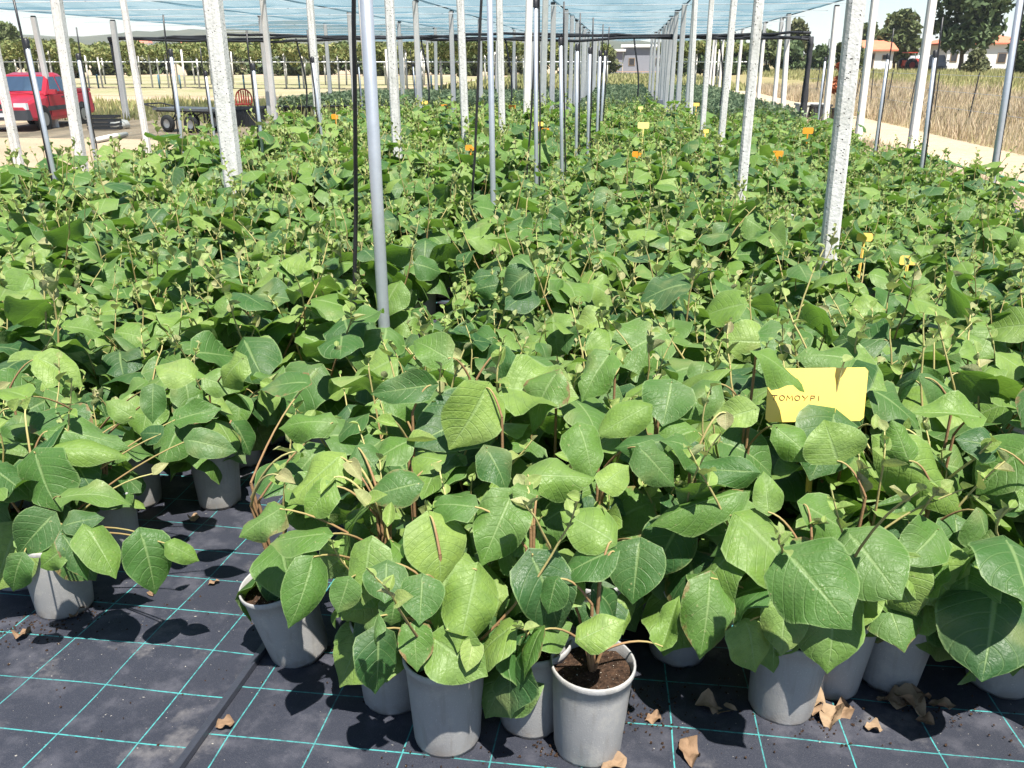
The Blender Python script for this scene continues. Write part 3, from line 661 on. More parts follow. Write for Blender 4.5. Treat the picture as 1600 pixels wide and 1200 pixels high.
def metal_pole(bx, by, z, tx, ty, r, label, group, hose=True, top=None, side=1):
    p, s, q = lean_line(bx, by, z, tx, ty); zt = top if top else q.z; b = p - s * p.z
    e = empty('sprinkler_pole', (b.x, b.y, gz(b.y))); tag(e, label, 'pole', group)
    zs = [-.05, .3, .8, zt]; MB().tube([s * v for v in zs], r, 12).build('pipe', M['galv'], e, True)
    if hose:
        off = RT * side * (r + .009); rr = random.Random(int(bx))
        MB().tube([s * v + off + RT * rr.uniform(-.006, .006) + Vector((0, 0, 0)) for v in np.linspace(.1, zt + .28, 9)], .0075, 6).build('hose', M['hose'], e, True)
    mb = MB(); mb.lathe([(r * 1.25, -.05), (r * 1.25, .0), (r * .6, .01), (0, .012)], 10, tuple(s * zt)); mb.build('end_cap', M['hose'], e, True); return e
metal_pole(600, 507, .5, 572, 0, .0215, 'thick galvanised steel pole rising from the middle bed', None, False, 2.4)
metal_pole(771, 347, .5, 765, 0, .0165, 'galvanised sprinkler pole standing behind the thick steel pole', None, False, 2.3)
G6 = ('thin galvanised sprinkler pole in the line down the middle bed', 'sprinkler poles of the middle bed')
for a in [(838, 285, .5, 837, 0), (878, 268, .5, 876, 60), (900, 245, .5, 902, 70), (918, 240, .5, 922, 75), (932, 225, .5, 938, 80), (938, 212, .5, 946, 80)]: metal_pole(*a, .016, *G6)
G7 = ('thin galvanised sprinkler pole with black hose among the left bed plants', 'sprinkler poles of the left bed')
for a in [(92, 308, .5, 40, 62), (290, 262, .5, 266, 78), (413, 258, .5, 395, 100), (505, 230, .5, 488, 90), (335, 214, .5, 321, 112), (652, 175, .4, 645, 100), (567, 180, .4, 560, 100)]: metal_pole(*a, .0155, *G7, side=-1)
metal_pole(148, 240, .4, 122, 85, .022, 'galvanised pole with hose standing by the tail of the red pickup', None)
G8 = ('thin galvanised pole at the track edge of the right bed', 'sprinkler poles of the right bed')
for a in [(1437, 282, .35, 1462, 80), (1366, 242, .35, 1388, 85), (1276, 203, .35, 1290, 90)]: metal_pole(*a, .017, *G8)
metal_pole(1545, 318, .05, 1594, 0, .03, 'bright steel pole with black hose standing on the fabric edge by the track', None, True, 2.4)
def hanging_hose(a, b, label):
    p, s, q = lean_line(*a[:2], .45, *b); base = p - s * p.z
    e = empty('hanging_hose', (base.x, base.y, gz(base.y))); tag(e, label, 'hose')
    rr = random.Random(2); MB().tube([s * z + RT * rr.uniform(-.004, .004) for z in np.linspace(0, 2.4, 12)], .0082, 7).build('tube', M['hose'], e, True)
    MB().tube([s * 2.4, s * 2.44], .02, 8).build('clip', M['hose'], e)
hanging_hose((556, 500), (553, 0), 'straight black hose hanging beside the thick steel pole')
hanging_hose((737, 345), (752, 0), 'slanting black hose hanging left of the second sprinkler pole')
hanging_hose((824, 275), (840, 0), 'black hose slanting across the foot of a middle bed sprinkler pole')

# ------------------------------------------------------------------ net roof
net = empty('shade_net', (0, 0, 0)); tag(net, 'pale blue shade net roof stretched over wires on the posts', 'net')
NX = [4.1, 1.15, -1.5, -4.1, -6.7, -9.4, -14.2]; NY0, NY1 = 14.6, 46.0
for i in range(6):
    a, b = NX[i], NX[i + 1]; nx, ny = 9, 56; V = []
    for j in range(ny + 1):
        y = NY0 + (NY1 - NY0) * j / ny
        for k in range(nx + 1):
            f = k / nx; sag = .13 * math.sin(math.pi * f) * (.6 + .4 * math.cos(2 * math.pi * y / 2.43)); V.append((a + (b - a) * f, y, 2.52 - sag + .022 * math.sin(2.1 * y + 9 * f + i) * math.sin(7 * f + y * .7)))
    Q = [(j * (nx + 1) + k, j * (nx + 1) + k + 1, (j + 1) * (nx + 1) + k + 1, (j + 1) * (nx + 1) + k) for j in range(ny) for k in range(nx)]
    inst('net_panel', np_mesh('net_panel', np.array(V), np.array(Q), M['net'], sm=True), net)
y = 14.6
while y < 46:
    MB().tube([(4.1, y, 2.40), (-1.5, y + .05, 2.40), (-7, y + .1, 2.39), (-14.2, y, 2.38)], .0075, 5).build('cross_wire', M['wire'], net); y += 2.43
for x in NX: MB().tube([(x, NY0, 2.535), (x + .02, 20, 2.53), (x, NY1, 2.535)], .016, 6).build('edge_cable', M['darkcord'], net)

# bunched side netting hung across the house at about 21 m
cur = empty('rolled_net', (-4.5, 21.4, 0)); tag(cur, 'dark bunched netting rolled along a line with hanging ends', 'netting')
rr = random.Random(8)
for q in range(3):
    pts = [(x + 4.5, rr.uniform(-.05, .05), 1.93 + .03 * q + .05 * math.sin(x * .9 + q * 2) + rr.uniform(-.02, .02)) for x in np.linspace(-13.3, 4.2, 40)]
    MB().tube(pts, .035, 6).build('roll', M['rolled'], cur, True)
for x, w, z0 in ((-13.3, .055, 0), (4.2, .10, 0)):
    for k in range(4 if w > .06 else 2):
        ox, oy = rr.uniform(-.09, .09), rr.uniform(-.08, .08); MB().tube([(x + 4.5 + ox * (1.2 - .4 * z) + rr.uniform(-.012, .012), oy, z) for z in np.linspace(z0, 1.95, 12)], [w * rr.uniform(.42, .58) for _ in range(12)], 7).build('hanging_end', M['rolled'], cur, True)
for x in (-10.6, -8.2, -5.0, -2.9, 2.2, .2): MB().tube([(x + 4.5 + .1 * math.sin(z * 2), 0, z) for z in np.linspace(.0, 1.95, 8)], .022, 6).build('hanging_strand', M['rolled'], cur, True)

# ------------------------------------------------------------------ name plates
def strokes(word, w, h):
    G = {'T': [[(0, 1), (1, .95)], [(.5, .97), (.48, 0)]], 'O': [[(.5 + .42 * math.cos(a), .5 + .48 * math.sin(a)) for a in np.linspace(1.2, 7.5, 13)]],
         'M': [[(0, 0), (.12, 1), (.5, .35), (.85, 1), (1, 0)]], 'Y': [[(0, 1), (.45, .5)], [(.95, 1), (.35, 0)]],
         'P': [[(.15, 0), (.2, 1), (.8, .95), (.85, .6), (.2, .45)]], 'I': [[(.4, .95), (.4, 0)]]}
    out = []; x = 0
    for ch in word:
        cw = w * (.55 if ch == 'I' else 1)
        for st in G[ch]: out.append([(x + a * cw * .8, b * h) for a, b in st])
        x += cw
    return out
def plate(p, face, wid, hgt, mat, label, group=None, stick=None, text=None, name='name_plate', rollx=.0):
    """p: bottom centre of the plate; stands on a stake down into the pot"""
    stick = stick or .25; e = empty(name, (p.x, p.y, p.z - stick), face); tag(e, label, 'name plate', group)
    mb = MB(); c = .008; t = .0014
    out = [(-wid / 2 + c, 0), (wid / 2 - c, 0), (wid / 2, c), (wid / 2, hgt - c), (wid / 2 - c, hgt), (-wid / 2 + c, hgt), (-wid / 2, hgt - c), (-wid / 2, c)]
    mb.prism([(x, z + stick) for x, z in out], -t, t); mb.build('plate', M[mat], e)
    mb = MB(); mb.box((0, .0012, stick / 2), (.014, .004, stick), 0); mb.box((.0, -.002, stick / 2), (.003, .004, stick * .98), 0); mb.build('stake', M[mat], e)
    if text:
        ink = MB()
        for st in strokes(text, .0185, .0125):
            pts = [(-wid / 2 + .010 + x, -t - .0006, stick + hgt * .42 + z - x * .03) for x, z in st]
            ink.tube(pts, .00095, 4)
        ink.build('handwriting', M['ink'], e)
    e.rotation_euler = (rollx, 0, face); return e
dpt = 1.93; p0 = at_depth(1281, 666, dpt); wplate = 158 / F * dpt; hplate = 84 / F * dpt * 1.03
plate(p0, .17, wplate, hplate, 'yellow', 'big yellow plastic name plate with faint handwriting among the front leaves', None, .24, 'TOMOYPI', rollx=-.14)
for px, py, z, w, mat, lab in [(735, 232, .68, .085, 'orange', 'orange name plate at the foot of a left bed concrete post'), (995, 242, .61, .085, 'orange', 'orange name plate sunk in the middle bed leaves'),
    (1005, 198, .74, .12, 'cream', 'tall pale yellow name plate on a yellow stake in the middle bed'), (852, 204, .68, .085, 'orange', 'orange name plate beside a middle bed sprinkler pole'),
    (843, 194, .72, .085, 'yellow', 'small yellow name plate just behind an orange one'), (1215, 242, .48, .11, 'orange', 'orange name plate in the right bed between two concrete posts'),
    (1262, 206, .58, .13, 'orange', 'orange name plate at the track edge under the black bundle'), (1350, 374, .46, .085, 'yellow', 'low yellow name plate right of the nearest concrete post'),
    (1418, 411, .45, .085, 'yellow', 'yellow name plate half sunk in leaves near the track side'), (695, 166, .7, .11, 'orange', 'far orange name plate by two thin posts'),
    (525, 183, .66, .12, 'orange', 'orange name plate at the rear corner of the left bed'), (664, 160, .74, .1, 'yellow', 'yellow name plate on a thin stake at the rear of the left bed'),
    (800, 167, .7, .11, 'orange', 'far orange name plate behind the left bed posts'), (1001, 168, .7, .08, 'cream', 'tiny pale name plate at the far end of the middle bed'),
    (1102, 205, .62, .08, 'yellow', 'small yellow name plate beside a right row concrete post'), (1088, 163, .7, .1, 'yellow', 'pale yellow name plate at the far end of the right bed')]:
    q = at(px, py + 3, z); plate(q, .1 + RNG.uniform(-.15, .15), w, w * .55, mat, lab, None, .3)

# ------------------------------------------------------------------ litter on the fabric
def dead_leaf(px, py, L, seed, label, lift=.0):
    r = random.Random(seed); g = on_ground(px, py); v, q, uv = leaf_shape(8, 10, r.uniform(.6, .9), r.uniform(.3, 1.1), r.uniform(-.3, .3), .35, r.uniform(-.6, .6), 0, seed)
    v = v.copy(); v[:, 2] += .10 * np.sin(v[:, 1] * 9 + seed) * (.3 + np.abs(v[:, 0])) + .05 * np.sin(v[:, 0] * 21 + seed) * np.cos(v[:, 1] * 17); v[:, 0] *= 1 - .35 * np.abs(np.sin(v[:, 1] * 5 + seed)) + r.uniform(.5, 1.6) * v[:, 0] ** 2 * 1.2
    v *= L; v[:, 2] -= v[:, 2].min(); me = np_mesh('dead_leaf', v, q, M['dead'], uv, sm=True)
    o = inst('dead_leaf', me); o.location = (g.x, g.y, gz(g.y) + .012 + lift); o.rotation_euler = (math.atan(-SL) + r.uniform(-.1, .1), r.uniform(-.25, .25), r.uniform(0, 6.28)); tag(o, label, 'dead leaf')
for i, a in enumerate([(1090, 1112, .085, 'grey-brown torn dead leaf lying in shade beside the sunlit pot'), (1072, 1165, .075, 'narrow pale dead leaf lying across a teal fabric line'), (1283, 1115, .07, 'dark curled dead leaf heaped against the shaded pot'),
    (1305, 1122, .065, 'upright curled dead leaf next to the heap by the shaded pot'), (1352, 1145, .035, 'crumpled pale scrap of dead leaf left of a teal line'), (1395, 1100, .075, 'folded brown dead leaf at the foot of the leaning pot'),
    (1435, 1095, .07, 'tall rolled brown dead leaf beside the folded one'), (1456, 1140, .035, 'small crumbled dead leaf on the teal line corner'), (975, 1195, .06, 'tan dead leaf against the base of the sunlit pot with bare soil'),
    (365, 1137, .035, 'small tan dead leaf beside the black pipe'), (343, 915, .032, 'little orange-brown dead leaf in the aisle'), (305, 822, .045, 'reddish dead leaf scrap by the aisle edge pot'),
    (130, 958, .05, 'dead leaf lying against the littered front pot'), (30, 1008, .05, 'pale dead leaf on the brown litter of the left bed'), (240, 937, .03, 'small dead leaf under the drooping leaf of the left bed'), (1268, 1128, .05, 'crumpled dark dead leaf under the heap by the shaded pot'), (1320, 1108, .06, 'brown rolled dead leaf behind the heap by the shaded pot'), (1412, 1112, .06, 'dark brown dead leaf under the folded one'), (1452, 1108, .05, 'shrivelled dark dead leaf beside the tall rolled one'), (1030, 1128, .035, 'tiny curled dead leaf between the sunlit pot and the torn one'), (960, 1160, .03, 'dead leaf scrap pressed to the sunlit pot wall'), (1588, 1092, .04, 'thin brown stalked dead leaf by the pot on the track side')]):
    dead_leaf(a[0], a[1], a[2], 31 + i, a[3])
def crumbs():
    r = random.Random(14); V, Q = [], []; b = 0
    cl = [(990, 1130, .05, 90), (1010, 1090, .05, 60), (1275, 1130, .05, 70), (1440, 1110, .04, 50), (850, 1175, .03, 40), (100, 965, .07, 120), (30, 1000, .07, 100), (480, 1030, .03, 40), (1150, 1120, .12, 80), (700, 1190, .06, 40), (300, 1050, .25, 60), (1500, 1150, .15, 50)]
    for px, py, s, n in cl:
        g = on_ground(px, py)
        for _ in range(n):
            x, y = g.x + r.gauss(0, s), g.y + r.gauss(0, s * .7); k = r.uniform(.0007, .0026); z = gz(y) + .0105
            vs = np.array([(r.uniform(.6, 1.3) * a, r.uniform(.6, 1.3) * bb, c) for a, bb, c in ((-1, -1, 0), (1, -1, 0), (1, 1, 0), (-1, 1, 0), (-.7, -.7, 1), (.7, -.7, .9), (.7, .7, 1.1), (-.7, .7, .8))]) * k + (x, y, z)
            V.append(vs); Q.append(np.array([(4, 5, 6, 7), (0, 1, 5, 4), (1, 2, 6, 5), (2, 3, 7, 6), (3, 0, 4, 7)]) + b); b += 8
    o = inst('soil_crumbs', np_mesh('soil_crumbs', np.concatenate(V), np.concatenate(Q), M['soil'])); tag(o, 'scattered dark potting soil crumbs on the ground fabric', 'soil', None, 'stuff')
crumbs()

# ------------------------------------------------------------------ background vegetation helpers
def leaf_cloud(n, centres, size, r):
    """small leaf quads spread through clump volumes; centres: list of (x,y,z,rx,ry,rz)"""
    C = np.array(centres); vol = (C[:, 3] * C[:, 4] * C[:, 5]) ** .67; idx = r.choice(len(C), n, p=vol / vol.sum()); c = C[idx]
    d = r.normal(size=(n, 3)); d /= np.linalg.norm(d, axis=1)[:, None]; rad = r.random(n) ** .4; P = c[:, :3] + d * rad[:, None] * c[:, 3:6]
    a = r.normal(size=(n, 3)); a /= np.linalg.norm(a, axis=1)[:, None]; b = np.cross(a, r.normal(size=(n, 3))); b /= np.linalg.norm(b, axis=1)[:, None]
    s = size * r.uniform(.6, 1.3, n)[:, None]; V = np.stack([P - a * s, P + b * s * .55, P + a * s, P - b * s * .55], 1).reshape(-1, 3)
    return V, np.arange(4 * n).reshape(-1, 4)
def tree(name, base, h, spread, mat, label, group=None, n=2600, leaf=.22, seed=0, trunk=.3, nc=16, trunk_r=None, cat='tree'):
    r = np.random.default_rng(seed); e = empty(name, base); tag(e, label, cat, group); C = []
    tr = trunk_r or h * .028
    for i in range(nc):
        f = r.random(); z = h * (trunk + (1 - trunk) * f * .88); w = spread * (math.sin(math.pi * min(1, .18 + .8 * f)) ** .7) * .62; a = r.uniform(0, 6.28); q = r.uniform(.25, 1)
        k = spread * r.uniform(.22, .42); C.append((w * q * math.cos(a), w * q * math.sin(a), z, k, k, k * .8))
    mb = MB(); top = h * (trunk + .55 * (1 - trunk)); mb.tube([(0, 0, -.2), (.05 * h * .1, 0, h * trunk * .5), (0, .03 * h, h * trunk), (0, 0, top)], [tr, tr * .8, tr * .65, tr * .2], 8)
    for c in C[:9]: z0 = h * trunk * r.uniform(.7, 1.2); mb.tube([(0, 0, z0), (c[0] * .5, c[1] * .5, z0 + (c[2] - z0) * .6), c[:3]], [tr * .45, tr * .28, tr * .1], 5)
    mb.build('trunk', M['bark'], e, True); V, Q = leaf_cloud(n, C, leaf, r); inst('crown', np_mesh('crown', V, Q, M[mat]), e); return e
def gp(px, depth_y):                                 # ground place under photo column px at world distance y
    d = ray(px, 130); k = depth_y / d.y; return Vector((d.x * k, depth_y, 0))
def hgt(y_px, Y): return H + (HY - y_px) * Y / 1376.0

def blades(name, n, area, zfun, hmin, hmax, mat, label, seed, w=.012, dens=None):
    r = np.random.default_rng(seed); x = r.uniform(area[0], area[1], n); y = area[2] + (area[3] - area[2]) * r.random(n) ** (dens or 1.0)
    z = np.array([zfun(a) for a in x]); h = r.uniform(hmin, hmax, n) * (.55 + .9 * (.5 + .5 * np.sin(x * 1.7 + 3 * np.sin(y * .6)))); a = r.uniform(0, 6.28, n); ww = w * (1 + y / 14)
    dx, dy = np.cos(a) * ww, np.sin(a) * ww; lx, ly = r.normal(0, .16, n) * h, r.normal(0, .16, n) * h
    V = np.stack([np.stack([x - dx, y - dy, z], 1), np.stack([x + dx, y + dy, z], 1), np.stack([x + lx * .6 + dx * .5, y + ly * .6 + dy * .5, z + h * .6], 1), np.stack([x + lx * 1.2, y + ly * 1.2, z + h], 1)], 1).reshape(-1, 3)
    o = inst(name, np_mesh(name, V, np.arange(4 * n).reshape(-1, 4), M[mat])); tag(o, label, 'grass', None, 'stuff'); return o
blades('dry_weeds', 90000, (6.35, 12.5, 8, 46), lambda x: fz(x), .06, .36, 'dry', 'tangle of dry straw coloured weeds beyond the sandy track', 1, .0035, 1.1)
blades('field_weeds', 70000, (11, 60, 14, 95), lambda x: fz(x), .10, .34, 'weed', 'yellow-green weeds covering the field before the houses', 2, .007, 1.0)
blades('edge_weeds', 5200, (4.02, 4.6, 6, 30), lambda x: 0, .03, .14, 'dry', 'short dry weeds between fabric edge and sandy track', 3, .004)
blades('yard_weeds', 12000, (-24, -5.2, 20.5, 30), lambda x: 0, .08, .26, 'weed', 'low green weeds on the dirt yard behind the cart', 4, .012)
blades('strip_grass', 12000, (-11, 7, 47, 100), lambda x: 0, .08, .3, 'weed', 'short grass on the strip beyond the net house', 5, .02)

# bluish seedlings in trays behind the kiwi beds
def seedlings(name, x0, x1, y0, y1, n, h, label, seed):
    r = np.random.default_rng(seed); C = []
    y = y0
    while y < y1:
        x = x0
        while x < x1: C.append((x + r.uniform(-.05, .05), y + r.uniform(-.05, .05), h * .62, .17, .17, h * .42)); x += .3
        y += .42
    V, Q = leaf_cloud(n, C, .06, r); e = inst(name, np_mesh(name, V, Q, M['far_plant'])); tag(e, label, 'plants', None, 'stuff')
seedlings('blue_green_seedlings', -1.1, 1.0, 18.5, 43, 26000, .42, 'bed of small blue-green seedlings beyond the middle kiwi bed', 1)
seedlings('blue_green_seedlings', 1.5, 3.6, 18.5, 40, 22000, .48, 'bed of blue-green seedlings beyond the right kiwi bed', 2)
seedlings('blue_green_seedlings', -9.6, -1.9, 23.5, 31, 36000, .5, 'broad bed of grey-green seedlings beyond the left kiwi bed', 3)
def black_pot_row():
    mb = MB(); mb.lathe([(.0, 0), (.10, 0), (.13, .26), (.145, .27), (.14, .29), (.12, .27)], 12); me = mb.mesh('black_nursery_pot', M['black_tub'], True)
    for i in range(26):
        o = inst('black_nursery_pot', me); o.location = (-9.7 + i * .30, 22.4 + i * .09 + RNG.uniform(-.03, .03), .004)
        tag(o, 'black nursery pot in the line edging the grey-green seedlings', 'pot', 'black pots edging the seedlings')
black_pot_row()
mb = MB(); mb.box((0, 0, .16), (.5, .35, .32)); o = mb.build('grey_box', M['wall_blue']); o.location = (.95, 27, 0); tag(o, 'small grey box with dark front at the end of the bed', 'box')

# ------------------------------------------------------------------ orchard trellis
def trellis(name, y, x0, x1, step, label, seed, zc=1.95, n=15000):
    e = empty(name, ((x0 + x1) / 2, y, 0)); tag(e, label, 'trellis'); xm = (x0 + x1) / 2; r = np.random.default_rng(seed)
    p = MB(); p.tube([(0, 0, -.1), (0, 0, zc + .1)], .055, 6); pm = p.mesh('trellis_post', M['whitepost'], True)
    x = x0
    while x < x1: o = inst('trellis_post', pm, e); o.location = (x - xm + r.uniform(-.1, .1), r.uniform(-.2, .2), 0); o.rotation_euler = (0, r.uniform(-.04, .04), 0); x += step
    MB().tube([(x0 - xm, -.5, 1.42), (0, -.5, 1.40), (x1 - xm, -.5, 1.41)], .028, 5).build('wire', M['wire'], e)
    C = [(float(a), r.uniform(-1.2, 1.2), zc + r.uniform(-.15, .35), r.uniform(.6, 1.2), .9, r.uniform(.2, .5)) for a in np.arange(x0 - xm, x1 - xm, .8)]
    C += [(float(a), r.uniform(-.6, .6), r.uniform(.9, 1.6), .3, .4, r.uniform(.3, .6)) for a in np.arange(x0 - xm, x1 - xm, 4.7)]
    V, Q = leaf_cloud(n, C, .13, r); o = inst('vine_foliage', np_mesh('vine_foliage', V, Q, M['orchard']), e); o['kind'] = 'stuff'
trellis('orchard_trellis', 47, -42, -2.0, 1.0, 'long kiwi orchard trellis with white posts behind the net house', 1)
trellis('orchard_trellis', 55, -48, -1.0, 1.3, 'second orchard trellis line behind the long front one', 2)
trellis('orchard_trellis', 50, 2.6, 6.5, 1.2, 'short orchard trellis piece right of the grass strip', 3, n=1800)
tg = MB(); tg.tube([(0, 0, 0), (0, 0, .75)], .05, 7); tgm = tg.mesh('trunk_guard', plain('teal_guard', (.05, .12, .17), .6), True)
for i in range(22):
    o = inst('trunk_guard', tgm); o.location = (-38 + i * 1.7 + RNG.uniform(-.5, .5), 46 + RNG.uniform(-.4, .4), 0); tag(o, 'teal plastic trunk guard under the orchard trellis', 'trunk guard', 'teal trunk guards')

# ------------------------------------------------------------------ trees, hills
def T(px, Y, ytop, wpx, mat, label, seed, **kw):
    b = gp(px, Y); h = hgt(ytop, Y); return tree(kw.pop('name', 'broadleaf_tree'), b, h, wpx / 2 * Y / 1376.0, mat, label, seed=seed, **kw)
T(1495, 85, -28, 135, 'tree_dark', 'tallest dark green tree behind the red roofed house', 1, n=5200, leaf=.34, nc=26)
T(1392, 100, 28, 95, 'tree_mid', 'rounded mid green tree beside the small red roofed hut', 2, n=3000, leaf=.36)
T(1590, 70, 22, 60, 'tree_dark', 'dark tree with a low crown on the gable side of the house', 3, n=2600, leaf=.26, trunk=.12)
T(1520, 74, 80, 48, 'tree_olive', 'small pale bushy fig tree before the white wall', 4, n=1500, leaf=.2, trunk=.06, name='fig_tree')
T(1345, 110, 34, 50, 'tree_mid', 'narrow green tree left of the small hut', 5, n=1500, leaf=.36)
T(1238, 95, 38, 75, 'tree_olive', 'pale bare-topped tree behind the black bundle', 6, n=900, leaf=.3)
for i, (px, yt, w, m) in enumerate([(1060, 62, 60, 'tree_mid'), (1105, 58, 60, 'tree_dark'), (1150, 60, 60, 'tree_dark'), (1195, 52, 60, 'tree_mid'), (1230, 66, 50, 'tree_dark'), (1275, 56, 60, 'tree_dark'), (1318, 60, 50, 'tree_mid')]):
    T(px, 88, yt, w * 1.3, m, 'dark hedge-like tree in the line beyond the dry field', 20 + i, group='trees beyond the dry field', n=1700, leaf=.32, trunk=.05)
for i, (px, yt, w, m) in enumerate([(-30, 40, 90, 'tree_mid'), (25, 36, 80, 'tree_mid'), (75, 52, 70, 'tree_olive'), (120, 66, 60, 'tree_mid')]):
    T(px, 75, yt, w * 1.2, m, 'bushy green tree in the clump behind the red pickup', 40 + i, group='trees behind the pickup', n=2200, leaf=.28, trunk=.08)
for i in range(17):
    px = 165 + i * 48; T(px, 92 + (i % 3) * 6, 68 + RNG.uniform(-5, 8), 85, ('tree_mid', 'tree_olive', 'tree_dark')[i % 3], 'low rounded tree in the line behind the orchard trellis', 60 + i, group='trees behind the orchard', n=1300, leaf=.36, trunk=.05)
def hills():
    r = np.random.default_rng(3); n = 90; xs = np.linspace(-1000, 500, n); V = []
    prof = 44 + 9 * np.sin(xs * .0031 + 1) + 4 * np.sin(xs * .012) + 2 * np.sin(xs * .033 + 2); prof *= np.clip((300 - xs) / 600, .12, 1)
    for j, f in enumerate((0, .35, .75, 1.0, 1.0)):
        for i in range(n): V.append((xs[i], 720 + j * 90, -2 + prof[i] * f + (r.normal(0, 1.2) if 0 < j < 4 else 0)))
    Q = [(j * n + i, j * n + i + 1, (j + 1) * n + i + 1, (j + 1) * n + i) for j in range(4) for i in range(n - 1)]
    tag(inst('hills', np_mesh('hills', np.array(V), np.array(Q), M['hill'], sm=True)), kind='structure')
hills()

# ------------------------------------------------------------------ buildings
def house(px0, px1, Y, y_eave, y_ridge, depth, wallm, label, windows, hip=.3, roofm='roof_red', chim=False, zb=.6):
    a, b = gp(px0, Y), gp(px1, Y); w = (b - a).length; ze, zr = hgt(y_eave, Y), hgt(y_ridge, Y)
    e = empty('house', ((a.x + b.x) / 2, Y, 0)); tag(e, label, 'house')
    mb = MB(); mb.box((0, depth / 2, ze / 2), (w, depth, ze)); wl_ = mb.build('wall', M[wallm], e)
    mb = MB(); o = .35; x0, x1, y0, y1 = -w / 2 - o, w / 2 + o, -o, depth + o; hx = w * hip
    mb.add([(x0, y0, ze + .003), (x1, y0, ze + .003), (x1, y1, ze + .003), (x0, y1, ze + .003), (x0 + hx, depth / 2, zr), (x1 - hx, depth / 2, zr), (x0, y0, ze + .16), (x1, y0, ze + .16), (x1, y1, ze + .16), (x0, y1, ze + .16)],
           [(3, 2, 1, 0), (0, 1, 7, 6), (1, 2, 8, 7), (2, 3, 9, 8), (3, 0, 6, 9), (6, 7, 5, 4), (7, 8, 5), (8, 9, 4, 5), (9, 6, 4)])
    mb.build('roof', M[roofm], e)
    for fx, fz0, ww, hh, door in windows:
        m = MB(); m.box((-w / 2 + fx * w, -.02, fz0 + hh / 2), (ww, .05, hh)); f = m.build('door' if door else 'window', M['wood'], e)
        m = MB(); m.box((-w / 2 + fx * w, -.05, fz0 + hh / 2), (ww * .8, .03, hh * .84)); m.build('pane' if not door else 'panel', M['dark'], f)
    return e
house(1472, 1610, 95, 73, 58, 9, 'wall_white', 'white walled house with a long red tiled roof', [(.08, 1.4, .7, 1.0, False), (.62, 1.3, .9, 1.0, False)], .32)
house(1346, 1389, 96, 82, 66, 5, 'wall_white', 'small white hut with a steep red roof', [(.72, 1.6, .6, .5, False), (.18, .6, .9, 1.7, True)], .02)
house(972, 1040, 112, 76, 71, 8, 'wall_blue', 'long grey block shed with a pale sheet roof at the end of the rows', [(.2, 1.0, .8, .9, False), (.8, 1.0, .8, .9, False)], .0, 'rooflight')
house(936, 971, 108, 82, 78, 6, 'wall_blue', 'low dark lean-to shed left of the grey block shed', [(.5, .4, 1.6, 1.2, True)], .0, 'rooflight')
patch('soil_bank', -4.5, 7.5, 100, 107, .35, M['redsoil'])
for i, (px, Y, yt, ww) in enumerate([(508, 330, 72, 60), (455, 420, 68, 40), (300, 700, 60, 26), (330, 720, 58, 22), (235, 740, 60, 30)]):
    b = gp(px, Y); w = ww * Y / 1376 * .7; h0 = hgt(yt, Y); e = empty('far_house', (b.x, Y, 0)); tag(e, ['far pinkish house with a red roof above the orchard', 'far low house left of the pinkish one', 'tiny pale house on the hill foot', 'second tiny pale house close to the first', 'tiny far house at the left hill foot'][i], 'house')
    MB().box((0, 0, h0 * .4), (w, w * .6, h0 * .8)).build('wall', M['wall_white'], e); MB().box((0, 0, h0 * .9), (w * 1.08, w * .7, h0 * .2), 0, .3, .8).build('roof', M['roof_red'], e)

# red tractor-like machine and two parked cars by the houses
def tractor(loc):
    e = empty('red_tractor', loc, .3); tag(e, 'small red tractor parked between hut and house', 'tractor')
    mb = MB(); mb.box((.6, 0, .95), (1.3, .6, .55), 0, .85); mb.build('hood', M['red_plastic'], e); mb = MB(); mb.box((-.35, 0, .8), (.9, .9, .5)); mb.box((-.4, 0, 1.75), (1.0, 1.0, .08)); mb.build('body', M['red_plastic'], e)
    for s in (-1, 1):
        for x, rad in ((-.5, .62), (.95, .38)):
            m = MB(); m.tube([(x, s * .55, rad), (x, s * .8, rad)], rad, 16); t = m.build('wheel', M['tyre'], e); m = MB(); m.tube([(x, s * .54, rad), (x, s * .82, rad)], rad * .5, 12); m.build('rim', M['red_plastic'], t)
        MB().tube([(-.05, s * .42, 1.0), (-.05, s * .42, 1.72)], .03, 5).build('roof_post', M['steel_dark'], e)
b = gp(1420, 90); tractor((b.x, 90, fz(b.x) + .0))

